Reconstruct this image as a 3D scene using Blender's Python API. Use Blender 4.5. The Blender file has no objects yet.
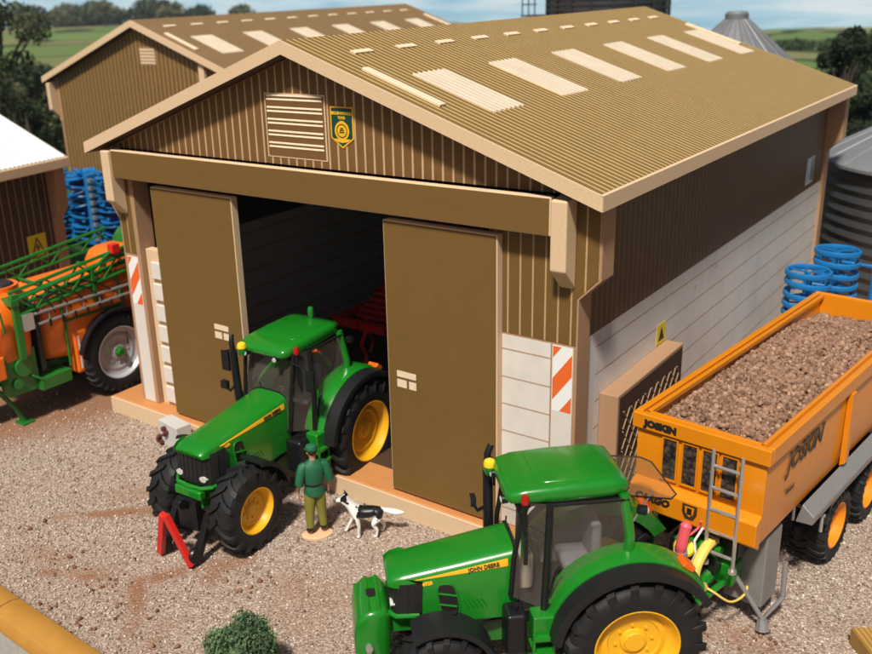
import bpy, bmesh, math, random
import numpy as np
from mathutils import Vector, Matrix, Euler
R = math.radians
rnd = random.Random(7)
S = bpy.context.scene
COL = S.collection

# ---------------------------------------------------------------- camera
cam_d = bpy.data.cameras.new('camera'); cam = bpy.data.objects.new('camera', cam_d); COL.objects.link(cam)
r_ = Vector((0.79470096, 0.60583812, -0.03755747)); u_ = Vector((-0.16909005, 0.28037739, 0.9448794)); f_ = Vector((-0.58297422, 0.74454597, -0.32525738))
cam.matrix_world = Matrix(((r_.x, u_.x, -f_.x, 16.09203), (r_.y, u_.y, -f_.y, -11.73364), (r_.z, u_.z, -f_.z, 8.97891), (0, 0, 0, 1)))
cam_d.sensor_width = 36; cam_d.lens = 38.662; cam_d.shift_x = 0.06065; cam_d.shift_y = -0.01637
cam_d.clip_end = 3000; cam_d.clip_start = 0.1
cam_d.dof.use_dof = True; cam_d.dof.focus_distance = 14.0; cam_d.dof.aperture_fstop = 0.62
S.camera = cam
# ---------------------------------------------------------------- world, sun, exposure
SUN_TO = Vector((0.22, -0.64, 0.98)).normalized()
sun_el = math.asin(SUN_TO.z); sun_az = math.atan2(SUN_TO.x, SUN_TO.y)
w = bpy.data.worlds.new('World'); S.world = w; w.use_nodes = True
sk = w.node_tree.nodes.new('ShaderNodeTexSky'); sk.sky_type = 'NISHITA'; sk.sun_disc = False
sk.sun_elevation = sun_el; sk.sun_rotation = sun_az; sk.air_density = 1.0; sk.dust_density = 3.0; sk.ozone_density = 0.6
w.node_tree.links.new(sk.outputs[0], w.node_tree.nodes['Background'].inputs[0])
w.node_tree.nodes['Background'].inputs[1].default_value = 0.050
sl = bpy.data.lights.new('sun', 'SUN'); sl.energy = 5.0; sl.angle = R(6.0); sl.color = (1.0, 0.94, 0.85)
so = bpy.data.objects.new('sun', sl); COL.objects.link(so); so.rotation_euler = SUN_TO.to_track_quat('Z', 'Y').to_euler()
S.view_settings.view_transform = 'Standard'; S.view_settings.look = 'None'; S.view_settings.gamma = 1.0
S.view_settings.exposure = 0.02; S.view_settings.use_curve_mapping = False
S.cycles.max_bounces = 8; S.cycles.transparent_max_bounces = 16
S.cycles.use_denoising = True

# ---------------------------------------------------------------- materials
def nt(name):
    m = bpy.data.materials.new(name); m.use_nodes = True
    t = m.node_tree; return m, t, t.nodes['Principled BSDF']
def N(t, typ, **kw):
    n = t.nodes.new(typ)
    for k, v in kw.items(): setattr(n, k, v)
    return n
def L(t, a, b): t.links.new(a, b)
def mix(t, fac, a, b, mode='MIX'):
    n = N(t, 'ShaderNodeMix', data_type='RGBA', blend_type=mode)
    for i, v in ((0, fac), (6, a), (7, b)):
        if hasattr(v, 'is_output'): L(t, v, n.inputs[i])
        elif i == 0: n.inputs[0].default_value = v
        else: n.inputs[i].default_value = (*v, 1) if len(v) == 3 else v
    return n.outputs[2]
def math_(t, op, a, b=None, c=None):
    n = N(t, 'ShaderNodeMath', operation=op)
    for i, v in enumerate((a, b, c)):
        if v is None: continue
        if hasattr(v, 'is_output'): L(t, v, n.inputs[i])
        else: n.inputs[i].default_value = v
    return n.outputs[0]
def noise(t, scale, detail=4, rough=.6, vec=None, dist=0):
    n = N(t, 'ShaderNodeTexNoise'); n.inputs['Scale'].default_value = scale; n.inputs['Detail'].default_value = detail
    n.inputs['Roughness'].default_value = rough; n.inputs['Distortion'].default_value = dist
    if vec is not None: L(t, vec, n.inputs['Vector'])
    return n.outputs[0]
def obj_xyz(t):
    c = N(t, 'ShaderNodeTexCoord'); s = N(t, 'ShaderNodeSeparateXYZ'); L(t, c.outputs['Object'], s.inputs[0])
    return c.outputs['Object'], s.outputs
def ramp(t, x, stops):
    n = N(t, 'ShaderNodeValToRGB'); L(t, x, n.inputs[0]); e = n.color_ramp.elements
    while len(e) < len(stops): e.new(.5)
    for q, (p, c) in zip(e, stops): q.position = p; q.color = (*c, 1) if len(c) == 3 else c
    return n.outputs[0]
def bump(t, p, h, strength=.3, dist=.02):
    b = N(t, 'ShaderNodeBump'); b.inputs['Strength'].default_value = strength; b.inputs['Distance'].default_value = dist
    L(t, h, b.inputs['Height']); L(t, b.outputs[0], p.inputs['Normal'])
def scl(c, k): return tuple(x * k for x in c)
def simple(name, col, rough=.5, metal=0, var=.12, vscale=6, bmp=0, bscale=60, coat=0, spec=.5, dust=0):
    m, t, p = nt(name); v, _ = obj_xyz(t)
    n1 = noise(t, vscale, 5, .65, v)
    c = mix(t, n1, scl(col, 1 - var), scl(col, 1 + var))
    if dust:
        n2 = noise(t, 2.5, 6, .7, v); f = ramp(t, n2, [(.45, (0, 0, 0)), (.75, (dust, dust, dust))]); c = mix(t, f, c, (.22, .15, .10))
    L(t, c, p.inputs['Base Color'])
    rr = N(t, 'ShaderNodeMapRange'); L(t, noise(t, vscale * 3, 4, .6, v), rr.inputs[0]); rr.inputs[3].default_value = max(0, rough - .08); rr.inputs[4].default_value = min(1, rough + .08)
    L(t, rr.outputs[0], p.inputs['Roughness'])
    p.inputs['Metallic'].default_value = metal; p.inputs['Specular IOR Level'].default_value = spec; p.inputs['Coat Weight'].default_value = coat; p.inputs['Coat Roughness'].default_value = .08
    if bmp: bump(t, p, noise(t, bscale, 3, .6, v), bmp, .01)
    return m
OLIVE = (0.158, 0.086, 0.018); BROWN = (0.165, 0.080, 0.022); TAN = (0.52, 0.34, 0.17); MDFC = (0.66, 0.47, 0.29); WHITEC = (0.66, 0.615, 0.56)
M = {}
M['ventbrown'] = simple('vent_brown', BROWN, .6)
M['olive'] = simple('olive_card', OLIVE, .6, 0, .13, 3, .12, 90)
M['mdf'] = simple('raw_mdf', MDFC, .8, 0, .16, 22, .3, 45)
M['mdf_brown'] = simple('raw_mdf_brown', (.38, .22, .12), .8, 0, .2, 22, .25, 45)
M['base'] = simple('base_board', (.50, .215, .068), .65, 0, .15, 3, .15, 40)
def stripes(name, base, line, axis, period, width, extra=None, wob=.0, bmp=.0):
    m, t, p = nt(name); v, s = obj_xyz(t)
    x = math_(t, 'ADD', s[axis], math_(t, 'MULTIPLY', noise(t, 1.2, 2, .5, v), wob))
    fr = math_(t, 'FRACT', math_(t, 'DIVIDE', x, period))
    e = math_(t, 'ABSOLUTE', math_(t, 'SUBTRACT', fr, .5))
    k = N(t, 'ShaderNodeMapRange'); L(t, e, k.inputs[0]); k.inputs[1].default_value = width / period / 2 * .7; k.inputs[2].default_value = width / period / 2 * 1.3
    k.inputs[3].default_value = 1; k.inputs[4].default_value = 0
    b = mix(t, noise(t, 2.0, 5, .6, v), scl(base, .82), scl(base, 1.18))
    wear = math_(t, 'MULTIPLY', k.outputs[0], math_(t, 'ADD', math_(t, 'MULTIPLY', noise(t, 3.5, 5, .7, v), .7), .5)); wear = math_(t, 'MINIMUM', wear, 1.0)
    c = mix(t, wear, b, line)
    if extra: c = extra(t, v, s, c)
    L(t, c, p.inputs['Base Color']); p.inputs['Roughness'].default_value = .62
    if bmp: bump(t, p, math_(t, 'ABSOLUTE', math_(t, 'SUBTRACT', fr, .5)), bmp, .03)
    return m
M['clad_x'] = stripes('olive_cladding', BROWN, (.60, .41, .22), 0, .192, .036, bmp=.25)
M['clad_y_shaded'] = stripes('olive_cladding_side_shaded', (.115, .062, .023), (.26, .165, .09), 1, .192, .026, bmp=.25)  # darker copy of the gable cladding, with eave shade put into the colour
M['clad_olive'] = stripes('olive_panel_cladding', (.150, .080, .016), TAN, 0, .215, .028)
M['roof'] = stripes('corrugated_olive_roof', (.198, .114, .026), (.60, .43, .185), 1, .148, .042, bmp=.6)
M['roof2'] = stripes('corrugated_brown_roof', (.165, .095, .034), (.40, .27, .12), 1, .148, .03, bmp=.5)
M['roofwhite'] = stripes('corrugated_white_roof', (.80, .80, .80), (.62, .62, .62), 1, .16, .03, bmp=.5)
M['skylight'] = stripes('cream_skylight', (.68, .57, .42), (.52, .42, .29), 1, .148, .02, bmp=.6)
M['cream'] = simple('cream_strip', (.74, .60, .42), .7, 0, .12, 6, .2, 50)
def boards_extra(t, v, s, c):
    vs = N(t, 'ShaderNodeMapping'); L(t, v, vs.inputs[0]); vs.inputs['Scale'].default_value = (3, 3, 3)
    vo = N(t, 'ShaderNodeTexVoronoi'); vo.inputs['Scale'].default_value = .9; L(t, v, vo.inputs['Vector'])
    k = math_(t, 'LESS_THAN', vo.outputs['Distance'], .045)
    return mix(t, math_(t, 'MULTIPLY', k, .45), c, (.3, .2, .12))
M['boards'] = stripes('white_boards', WHITEC, (.36, .22, .13), 2, .475, .026, boards_extra, .012)
M['whitepost'] = simple('white_post', (.66, .61, .55), .65, 0, .06, 4, .1, 60)
M['orange_red'] = simple('orange_stripe', (.76, .13, .02), .6, 0, .05)
M['whitepaint'] = simple('white_paint', (.80, .79, .77), .6, 0, .04)
M['green'] = simple('green_paint', (.009, .185, .012), .26, 0, .07, 4, coat=.5, dust=.0)
M['greend'] = simple('green_paint_worn', (.012, .15, .016), .38, 0, .15, 6, coat=.2)
M['grille'] = simple('black_grille', (.012, .012, .012), .45)
M['black'] = simple('black_plastic', (.008, .008, .009), .35, 0, .2, 8, spec=.4)
M['blackm'] = simple('black_fender', (.011, .0115, .012), .45, 0, .2, 10, .15, 120, spec=.35)
M['tyre'] = simple('rubber', (.010, .010, .0105), .6, 0, .3, 8, .25, 80, spec=.35, dust=.045)
M['yellow'] = simple('yellow_rim', (.78, .40, .012), .36, 0, .06, 5)
M['yellowp'] = simple('yellow_plastic', (.80, .56, .02), .4)
M['red'] = simple('red_paint', (.62, .018, .012), .4)
M['redlens'] = simple('red_lens', (.35, .01, .008), .15)
M['amber'] = simple('amber_lens', (.75, .12, .01), .2)
M['stripe'] = simple('yellow_stripe', (.78, .40, .015), .4)
M['inkblack'] = simple('black_ink', (.015, .012, .010), .5)
M['inkbrown'] = simple('brown_ink', (.045, .025, .012), .5)
M['grey'] = simple('grey_metal', (.27, .26, .25), .42, .35, .15, 6)
M['silver'] = simple('silver_metal', (.55, .54, .53), .3, .75, .1, 6)
M['rimgrey'] = simple('grey_rim', (.50, .50, .52), .35, .25, .1)
M['orange'] = simple('orange_trailer_paint', (.66, .215, .004), .30, 0, .07, 3, coat=.15)
M['orangerim'] = simple('orange_rim', (.78, .24, .008), .38)
M['tank'] = simple('orange_tank', (.80, .155, .008), .34, 0, .06, 3)
M['blue'] = simple('blue_paint', (.005, .15, .40), .4, 0, .12, 5)
M['palebl'] = simple('pale_blue_paint', (.42, .62, .72), .4, 0, .08)
M['seatgrey'] = simple('seat_grey', (.17, .17, .18), .8)
M['cabtrim'] = simple('cab_trim', (.42, .34, .27), .7)
M['yellowsign'] = simple('yellow_sign', (.75, .58, .02), .5)
M['crestgreen'] = simple('dark_green_enamel', (.012, .055, .04), .4)
M['gold'] = simple('gold_print', (.80, .46, .02), .4)
M['skin'] = simple('skin', (.48, .25, .15), .55, 0, .08)
M['shirt'] = simple('green_cloth', (.008, .11, .045), .6, 0, .25, 14, .2, 60)
M['trouser'] = simple('olive_cloth', (.20, .18, .025), .65, 0, .2, 14, .2, 60)
M['boot'] = simple('black_boot', (.012, .011, .010), .4)
M['hair'] = simple('brown_hair', (.03, .015, .008), .6)
M['peach'] = simple('peach_stand', (.72, .44, .26), .55)
M['boxgrey'] = simple('grey_box_paint', (.50, .49, .46), .6, 0, .1)
M['maroon'] = simple('maroon_fitting', (.09, .016, .012), .5)
M['hoseyel'] = simple('yellow_hose', (.78, .58, .12), .45)
M['hosepink'] = simple('pink_hose', (.78, .10, .13), .45)
M['oak'] = simple('oak_cap', (.42, .20, .03), .6, 0, .25, 3, .15, 30)
M['pale_timber'] = simple('pale_timber', (.62, .45, .28), .7, 0, .12, 8, .15, 30)
M['stonegrey'] = simple('grey_stone_print', (.36, .35, .32), .8, 0, .35, 9, .3, 20)
M['bark'] = simple('bark', (.05, .035, .022), .9, 0, .3, 4, .5, 12)
M['dark_iron'] = simple('dark_iron', (.04, .04, .042), .55, .3, .2, 4)
M['lattice'] = simple('lattice_bars', (.27, .175, .10), .7)
M['brownface_shade'] = simple('dark_brown_face_and_shade', (.055, .028, .013), .7)  # interior shade put into the colour; also the hatch's own dark brown
M['thatch'] = stripes('ribbed_brown', (.30, .16, .03), (.46, .28, .07), 0, .07, .03, bmp=.5)
M['silo'] = simple('galvanised_silo', (.06, .063, .066), .5, .35, .25, 2)
M['silocone'] = simple('ribbed_silo_roof', (.20, .205, .215), .5, .35, .25, 2)
M['silolight'] = simple('pale_silo_roof', (.20, .21, .22), .6, .2, .12, 2)
def glass(name, col, alpha, rough=.03):
    m, t, p = nt(name); p.inputs['Base Color'].default_value = (*col, 1); p.inputs['Roughness'].default_value = rough
    p.inputs['Alpha'].default_value = alpha; p.inputs['Specular IOR Level'].default_value = .6
    return m
M['glass'] = glass('cab_glass', (.26, .21, .17), .10)
M['smoke'] = glass('smoky_glass', (.16, .12, .08), .22)
m, t, p = nt('stones_behind_perspex'); v, _ = obj_xyz(t); vo = N(t, 'ShaderNodeTexVoronoi'); vo.inputs['Scale'].default_value = 15; L(t, v, vo.inputs['Vector'])
L(t, ramp(t, vo.outputs['Distance'], [(.1, (.10, .07, .055)), (.45, (.06, .045, .035)), (.75, (.018, .014, .012))]), p.inputs['Base Color']); p.inputs['Roughness'].default_value = .18; M['perspex'] = m
M['lens'] = simple('clear_lens', (.6, .62, .55), .1, .2)

# ---------------------------------------------------------------- mesh helpers
class MB:
    def __init__(s): s.v = []; s.f = []; s.m = []; s.s = []
    def add(s, vs, fs, mat=0, smooth=False):
        o = len(s.v); s.v += [tuple(p) for p in vs]
        for f in fs: s.f.append(tuple(i + o for i in f)); s.m.append(mat); s.s.append(smooth)
        return s
    def box(s, x0, x1, y0, y1, z0, z1, mat=0, T=None):
        vs = [Vector((x, y, z)) for z in (z0, z1) for y in (y0, y1) for x in (x0, x1)]
        if T is not None: vs = [T @ p for p in vs]
        return s.add(vs, [(0, 2, 3, 1), (4, 5, 7, 6), (0, 1, 5, 4), (2, 6, 7, 3), (0, 4, 6, 2), (1, 3, 7, 5)], mat)
    def prism(s, poly, ext, mat=0, smooth=False):
        n = len(poly); e = Vector(ext); a = [Vector(p) for p in poly]
        nrm = Vector((0, 0, 0))
        for i in range(n): nrm += (a[i] - a[0]).cross(a[(i + 1) % n] - a[0])
        if nrm.dot(e) > 0: a.reverse()
        vs = a + [p + e for p in a]
        fs = [tuple(range(n)), tuple(range(2 * n - 1, n - 1, -1))] + [(i, n + i, n + (i + 1) % n, (i + 1) % n) for i in range(n)]
        return s.add(vs, fs, mat, smooth)
    def loft(s, secs, mat=0, smooth=True, caps=True):
        n = len(secs[0]); vs = [p for q in secs for p in q]; fs = []
        for k in range(len(secs) - 1):
            for i in range(n):
                j = (i + 1) % n; fs.append((k * n + i, k * n + j, (k + 1) * n + j, (k + 1) * n + i))
        if caps: fs.append(tuple(range(n - 1, -1, -1))); fs.append(tuple(range((len(secs) - 1) * n, len(secs) * n)))
        return s.add(vs, fs, mat, smooth)
    def tube(s, pts, r, n=8, mat=0, smooth=True, caps=True):
        pts = [Vector(p) for p in pts]; secs = []; rs = r if isinstance(r, (list, tuple)) else [r] * len(pts)
        ref = None
        for i, p in enumerate(pts):
            d = (pts[min(i + 1, len(pts) - 1)] - pts[max(i - 1, 0)]).normalized()
            if ref is None: ref = d.orthogonal().normalized()
            a = (ref - d * ref.dot(d)); a = a.normalized() if a.length > 1e-6 else d.orthogonal().normalized(); ref = a; b = d.cross(a)
            secs.append([p + rs[i] * (a * math.cos(q) + b * math.sin(q)) for q in [2 * math.pi * k / n for k in range(n)]])
        return s.loft(secs, mat, smooth, caps)
    def cyl(s, a, b, r0, r1=None, n=14, mat=0, smooth=True): return s.tube([a, b], [r0, r0 if r1 is None else r1], n, mat, smooth)
    def lathe(s, prof, o, axis, n=32, mat=0, smooth=True, closed=False):
        o = Vector(o); d = Vector(axis).normalized(); a = d.orthogonal().normalized(); b = d.cross(a); vs = []; fs = []
        for rr, h in prof:
            for k in range(n):
                q = 2 * math.pi * k / n; vs.append(o + d * h + rr * (a * math.cos(q) + b * math.sin(q)))
        m = len(prof)
        for i in range(m if closed else m - 1):
            for k in range(n):
                i2 = (i + 1) % m; k2 = (k + 1) % n; fs.append((i * n + k, i * n + k2, i2 * n + k2, i2 * n + k))
        if not closed:
            if prof[0][0] > 1e-4: fs.append(tuple(range(n - 1, -1, -1)))
            if prof[-1][0] > 1e-4: fs.append(tuple(range((m - 1) * n, m * n)))
        return s.add(vs, fs, mat, smooth)
    def xf(s, T): s.v = [tuple(T @ Vector(p)) for p in s.v]; return s
    def build(s, name, mats, parent=None, bevel=0, seg=2, sharp=35, fixn=True):
        me = bpy.data.meshes.new(name); me.from_pydata(s.v, [], s.f)
        for m in (mats if isinstance(mats, (list, tuple)) else [mats]): me.materials.append(M[m] if isinstance(m, str) else m)
        me.polygons.foreach_set('material_index', s.m)
        sm = [True] * len(s.f) if bevel else s.s
        me.polygons.foreach_set('use_smooth', sm)
        if fixn:
            bm = bmesh.new(); bm.from_mesh(me); bmesh.ops.recalc_face_normals(bm, faces=bm.faces); bm.to_mesh(me); bm.free()
        me.update()
        if not bevel and any(s.s): me.set_sharp_from_angle(angle=R(sharp))
        o = bpy.data.objects.new(name, me); COL.objects.link(o)
        if parent: o.parent = parent
        if bevel:
            b = o.modifiers.new('edge', 'BEVEL'); b.width = bevel; b.segments = seg; b.limit_method = 'ANGLE'; b.angle_limit = R(40); b.harden_normals = True
        return o
def box(name, d, mat, parent=None, bevel=.015, T=None):
    return MB().box(*d, T=T).build(name, mat, parent, bevel)
def tag(o, label, cat, group=None, kind=None):
    if label: o['label'] = label
    if cat: o['category'] = cat
    if group: o['group'] = group
    if kind: o['kind'] = kind
    return o
def thing(name, loc, rz, label, cat, group=None):
    o = bpy.data.objects.new(name, None); COL.objects.link(o); o.empty_display_size = .2
    o.location = loc; o.rotation_euler = (0, 0, rz); return tag(o, label, cat, group)
def structure(o): o['kind'] = 'structure'; return o
def copy_tree(o, parent=None):
    c = o.copy(); COL.objects.link(c)
    if parent: c.parent = parent
    for ch in list(o.children): copy_tree(ch, c)
    return c
def lettering(name, txt, mat, parent, T, size, shear=0, bold=.0, depth=.004, squash=1.0):
    cu = bpy.data.curves.new(name, 'FONT'); cu.body = txt; cu.size = size; cu.shear = shear; cu.offset = bold; cu.extrude = depth; cu.align_x = 'CENTER'; cu.align_y = 'CENTER'; cu.resolution_u = 2
    tmp = bpy.data.objects.new(name, cu); COL.objects.link(tmp)
    dg = bpy.context.evaluated_depsgraph_get(); me = bpy.data.meshes.new_from_object(tmp.evaluated_get(dg))
    bpy.data.objects.remove(tmp); bpy.data.curves.remove(cu)
    me.transform(T @ Matrix.Diagonal((1, squash, 1, 1))); me.materials.clear(); me.materials.append(M[mat]); me.name = name
    o = bpy.data.objects.new(name, me); COL.objects.link(o); o.parent = parent; return o
def frame(o, x, y):   # matrix whose local x,y lie along given directions
    x = Vector(x).normalized(); z = x.cross(Vector(y)).normalized(); y = z.cross(x)
    return Matrix(((x.x, y.x, z.x, o[0]), (x.y, y.y, z.y, o[1]), (x.z, y.z, z.z, o[2]), (0, 0, 0, 1)))
def rrect(cy, cz, hy, hz, r, n=4):   # rounded rectangle in y,z
    out = []
    for (sy, sz, a0) in ((1, 1, 0), (-1, 1, 90), (-1, -1, 180), (1, -1, 270)):
        for k in range(n + 1):
            a = R(a0 + 90 * k / n); out.append((cy + sy * (hy - r) + r * math.cos(a), cz + sz * (hz - r) + r * math.sin(a)))
    return out

# ================================================================ SETTING: sky, sea, ground
def fbm(x, y, seed=0, oct=4):
    rs = np.random.RandomState(seed); z = 0
    for o in range(oct):
        for _ in range(3):
            a = rs.rand() * 6.28; ph = rs.rand() * 6.28; k = (2 ** o)
            z = z + np.sin((x * np.cos(a) + y * np.sin(a)) * k + ph) / (k * 1.7)
    return z / 3
CX, CY = 16.09, -11.73
# curved backdrop of sky: far on the left, nearer on the right
wall = [(-660, -120), (-655, 60), (-640, 210), (-590, 305), (-480, 342), (-360, 346), (-240, 344), (-120, 343), (0, 342), (110, 341), (180, 338)]
def catmull(p, k=8):
    out = []
    for i in range(len(p) - 1):
        a, b, c, d = (np.array(p[max(i - 1, 0)]), np.array(p[i]), np.array(p[i + 1]), np.array(p[min(i + 2, len(p) - 1)]))
        for q in range(k):
            t = q / k; out.append(.5 * (2 * b + (c - a) * t + (2 * a - 5 * b + 4 * c - d) * t * t + (3 * b - a - 3 * c + d) * t ** 3))
    return out + [np.array(p[-1])]
wp = catmull(wall); mb = MB(); vs = []; fs = []
for i, p in enumerate(wp):
    for z in (-40, 0, 40, 90): vs.append((p[0], p[1], z))
for i in range(len(wp) - 1):
    for k in range(3): fs.append((i * 4 + k, i * 4 + 4 + k, i * 4 + 5 + k, i * 4 + 1 + k))
mb.add(vs, fs, 0, True)
m, t, p = nt('cloudy_sky'); v, s3 = obj_xyz(t)
mp = N(t, 'ShaderNodeMapping'); L(t, v, mp.inputs[0]); mp.inputs['Scale'].default_value = (.012, .012, .16)
n1 = noise(t, 1.0, 7, .62, mp.outputs[0], .6)
mp2 = N(t, 'ShaderNodeMapping'); L(t, v, mp2.inputs[0]); mp2.inputs['Scale'].default_value = (.004, .004, .05)
n2 = noise(t, 1.0, 4, .5, mp2.outputs[0], .3)
c = ramp(t, math_(t, 'ADD', math_(t, 'MULTIPLY', n1, .65), math_(t, 'MULTIPLY', n2, .45)), [(.34, (.26, .49, .63)), (.47, (.38, .60, .71)), (.56, (.58, .74, .80)), (.66, (.80, .86, .88))])
em = N(t, 'ShaderNodeEmission'); L(t, c, em.inputs[0]); em.inputs[1].default_value = .95
L(t, em.outputs[0], t.nodes['Material Output'].inputs[0]); M['sky'] = m
structure(mb.build('sky', 'sky', fixn=False))
# sea
m, t, p = nt('sea_water'); v, _ = obj_xyz(t)
p.inputs['Base Color'].default_value = (.16, .30, .38, 1); p.inputs['Roughness'].default_value = .35
bump(t, p, noise(t, .25, 5, .6, v), .35, .6); M['sea'] = m
sea = MB().add([(-622, -40, -1.2), (-215, -40, -1.2), (-215, 331, -1.2), (-622, 331, -1.2)], [(0, 1, 2, 3)]).build('sea', 'sea', fixn=False)
structure(sea); sea.location.z = 0
# ground to the coast
def axis(lo, hi, fine_lo, fine_hi, fine, grow=1.16):
    xs = list(np.arange(fine_lo, fine_hi + 1e-6, fine)); d = fine
    while xs[-1] < hi: d *= grow; xs.append(xs[-1] + d)
    d = fine
    while xs[0] > lo: d *= grow; xs.insert(0, xs[0] - d)
    return np.array(xs)
gx = np.clip(axis(-622, 96, -60, 40, 2.0), -622, 96); gy = np.clip(axis(-40, 331, -30, 70, 2.0), -40, 331)
X, Y = np.meshgrid(gx, gy); D = np.hypot(X - CX, Y - CY)
az = np.degrees(np.arctan2(X - CX, Y - CY))        # 0 = +Y, negative = left
tt = np.clip((az + 44) / 26, 0, 1); tt = tt * tt * (3 - 2 * tt)
far = np.clip((D - 45) / 60, 0, 1)
hills = fbm(X / 55, Y / 55, 3) * 1.5
Z = far * (hills * .55 + tt * (-.031 * np.clip(D - 45, 0, 400) + np.exp(-((D - 300) / 60) ** 2) * 2.0 + fbm(X / 22, Y / 22, 5) * 1.0))
coast = 490 + 40 * fbm(X / 90, Y / 90, 9)
Z = np.where((D > coast), Z - (D - coast) * .05, Z) - .012
ny, nx = X.shape
vs = np.stack([X.ravel(), Y.ravel(), Z.ravel()], 1)
idx = np.arange(nx * ny).reshape(ny, nx)
fs = np.stack([idx[:-1, :-1].ravel(), idx[:-1, 1:].ravel(), idx[1:, 1:].ravel(), idx[1:, :-1].ravel()], 1)
m, t, p = nt('fields'); v, s3 = obj_xyz(t)
dist = N(t, 'ShaderNodeVectorMath', operation='LENGTH'); sub = N(t, 'ShaderNodeVectorMath', operation='SUBTRACT'); L(t, v, sub.inputs[0]); sub.inputs[1].default_value = (CX, CY, 0); L(t, sub.outputs[0], dist.inputs[0])
vo = N(t, 'ShaderNodeTexVoronoi'); vo.inputs['Scale'].default_value = .021; wob = N(t, 'ShaderNodeVectorMath', operation='ADD'); L(t, v, wob.inputs[0])
nz = N(t, 'ShaderNodeTexNoise'); nz.inputs['Scale'].default_value = .05; L(t, v, nz.inputs['Vector']); sc_ = N(t, 'ShaderNodeVectorMath', operation='SCALE'); L(t, nz.outputs['Color'], sc_.inputs[0]); sc_.inputs['Scale'].default_value = 9
L(t, sc_.outputs[0], wob.inputs[1]); L(t, wob.outputs[0], vo.inputs['Vector'])
sepc = N(t, 'ShaderNodeSeparateColor'); L(t, vo.outputs['Color'], sepc.inputs[0])
fieldc = ramp(t, sepc.outputs[0], [(.0, (.13, .25, .04)), (.3, (.09, .20, .04)), (.5, (.30, .25, .12)), (.7, (.16, .29, .06)), (1, (.11, .16, .05))])
fieldc = mix(t, noise(t, .6, 5, .7, v), fieldc, (.09, .10, .04)); 
vo2 = N(t, 'ShaderNodeTexVoronoi', feature='DISTANCE_TO_EDGE'); vo2.inputs['Scale'].default_value = .021; L(t, wob.outputs[0], vo2.inputs['Vector'])
hed = math_(t, 'LESS_THAN', math_(t, 'ADD', vo2.outputs['Distance'], math_(t, 'MULTIPLY', noise(t, .2, 3, .6, v), .03)), .045)
fieldc = mix(t, hed, fieldc, (.025, .045, .018))
nearc = mix(t, noise(t, 1.5, 6, .7, v), (.20, .12, .075), (.10, .07, .045))
grassc = mix(t, noise(t, .5, 6, .7, v), (.055, .10, .025), (.03, .06, .02))
near = N(t, 'ShaderNodeMapRange'); L(t, dist.outputs['Value'], near.inputs[0]); near.inputs[1].default_value = 27; near.inputs[2].default_value = 33
farm = N(t, 'ShaderNodeMapRange'); L(t, dist.outputs['Value'], farm.inputs[0]); farm.inputs[1].default_value = 75; farm.inputs[2].default_value = 110
c = mix(t, near.outputs[0], nearc, grassc); c = mix(t, farm.outputs[0], c, fieldc)
L(t, c, p.inputs['Base Color']); p.inputs['Roughness'].default_value = .95; p.inputs['Specular IOR Level'].default_value = .1
M['fields'] = m
me = bpy.data.meshes.new('ground'); me.from_pydata(vs.tolist(), [], fs.tolist()); me.materials.append(m); me.polygons.foreach_set('use_smooth', [True] * len(fs))
o = bpy.data.objects.new('ground', me); COL.objects.link(o); structure(o)
def ground_z(x, y):
    i = int(np.clip(np.searchsorted(gx, x), 1, nx - 1)); j = int(np.clip(np.searchsorted(gy, y), 1, ny - 1)); return float(Z[j, i])

# gravel yard
x0, x1, y0, y1, st = -9.0, 20.0, -10.5, 20.0, .07
gx2 = np.arange(x0, x1, st); gy2 = np.arange(y0, y1, st); X2, Y2 = np.meshgrid(gx2, gy2)
segs = [((1.85, -3.54), (3.43, -2.23), .13, .9), ((3.21, -4.74), (4.08, -4.28), .12, .8), ((4.9, -3.73), (5.34, -2.84), .13, .8), ((4.72, -3.99), (5.71, -4.97), .14, .9), ((5.0, -2.42), (5.68, -3.27), .16, .75), ((5.6, -2.85), (5.75, -2.55), .2, .9), ((7.0, -2.6), (7.5, -2.7), .35, .35), ((8.1, -3.5), (7.3, -3.2), .35, .25),
        ((2.7, -4.4), (4.5, -4.2), .28, .35), ((5.9, -4.6), (6.2, -4.9), .2, .3), ((12.9, .2), (13.5, .1), .28, .45), ((2.2, -2.3), (3.2, -1.6), .3, .3)]
def dirt_mask(X, Y):
    d = np.zeros_like(X); wx = X + .12 * fbm(X * 2.2, Y * 2.2, 11); wy = Y + .12 * fbm(X * 2.2, Y * 2.2, 12)
    for (a, b, r, k) in segs:
        a = np.array(a); b = np.array(b); ab = b - a; tq = np.clip(((wx - a[0]) * ab[0] + (wy - a[1]) * ab[1]) / (ab @ ab), 0, 1)
        q = np.hypot(wx - a[0] - tq * ab[0], wy - a[1] - tq * ab[1]); d = np.maximum(d, 1.25 * k * np.clip(1.25 - q / (r * 1.45), 0, 1) * np.clip(.75 + .9 * fbm(X * 3.1, Y * 3.1, 17), .2, 1.1))
    # bare brown soil on the left, beside and beyond the sprayer
    e = (wx - (-.75 + .42 * (wy + .2))) * -.92
    d = np.maximum(d, np.clip(.42 + e * .75 + .35 * fbm(X * 1.1, Y * 1.1, 21), 0, 1) * (X < 3))
    return d
dm = dirt_mask(X2, Y2); hz = .012 * fbm(X2 * 1.3, Y2 * 1.3, 31)
ny2, nx2 = X2.shape
vs = np.stack([X2.ravel(), Y2.ravel(), (.001 + np.maximum(0, hz)).ravel()], 1); idx = np.arange(nx2 * ny2).reshape(ny2, nx2)
fs = np.stack([idx[:-1, :-1].ravel(), idx[:-1, 1:].ravel(), idx[1:, 1:].ravel(), idx[1:, :-1].ravel()], 1)
m, t, p = nt('gravel'); v, s3 = obj_xyz(t)
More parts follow.
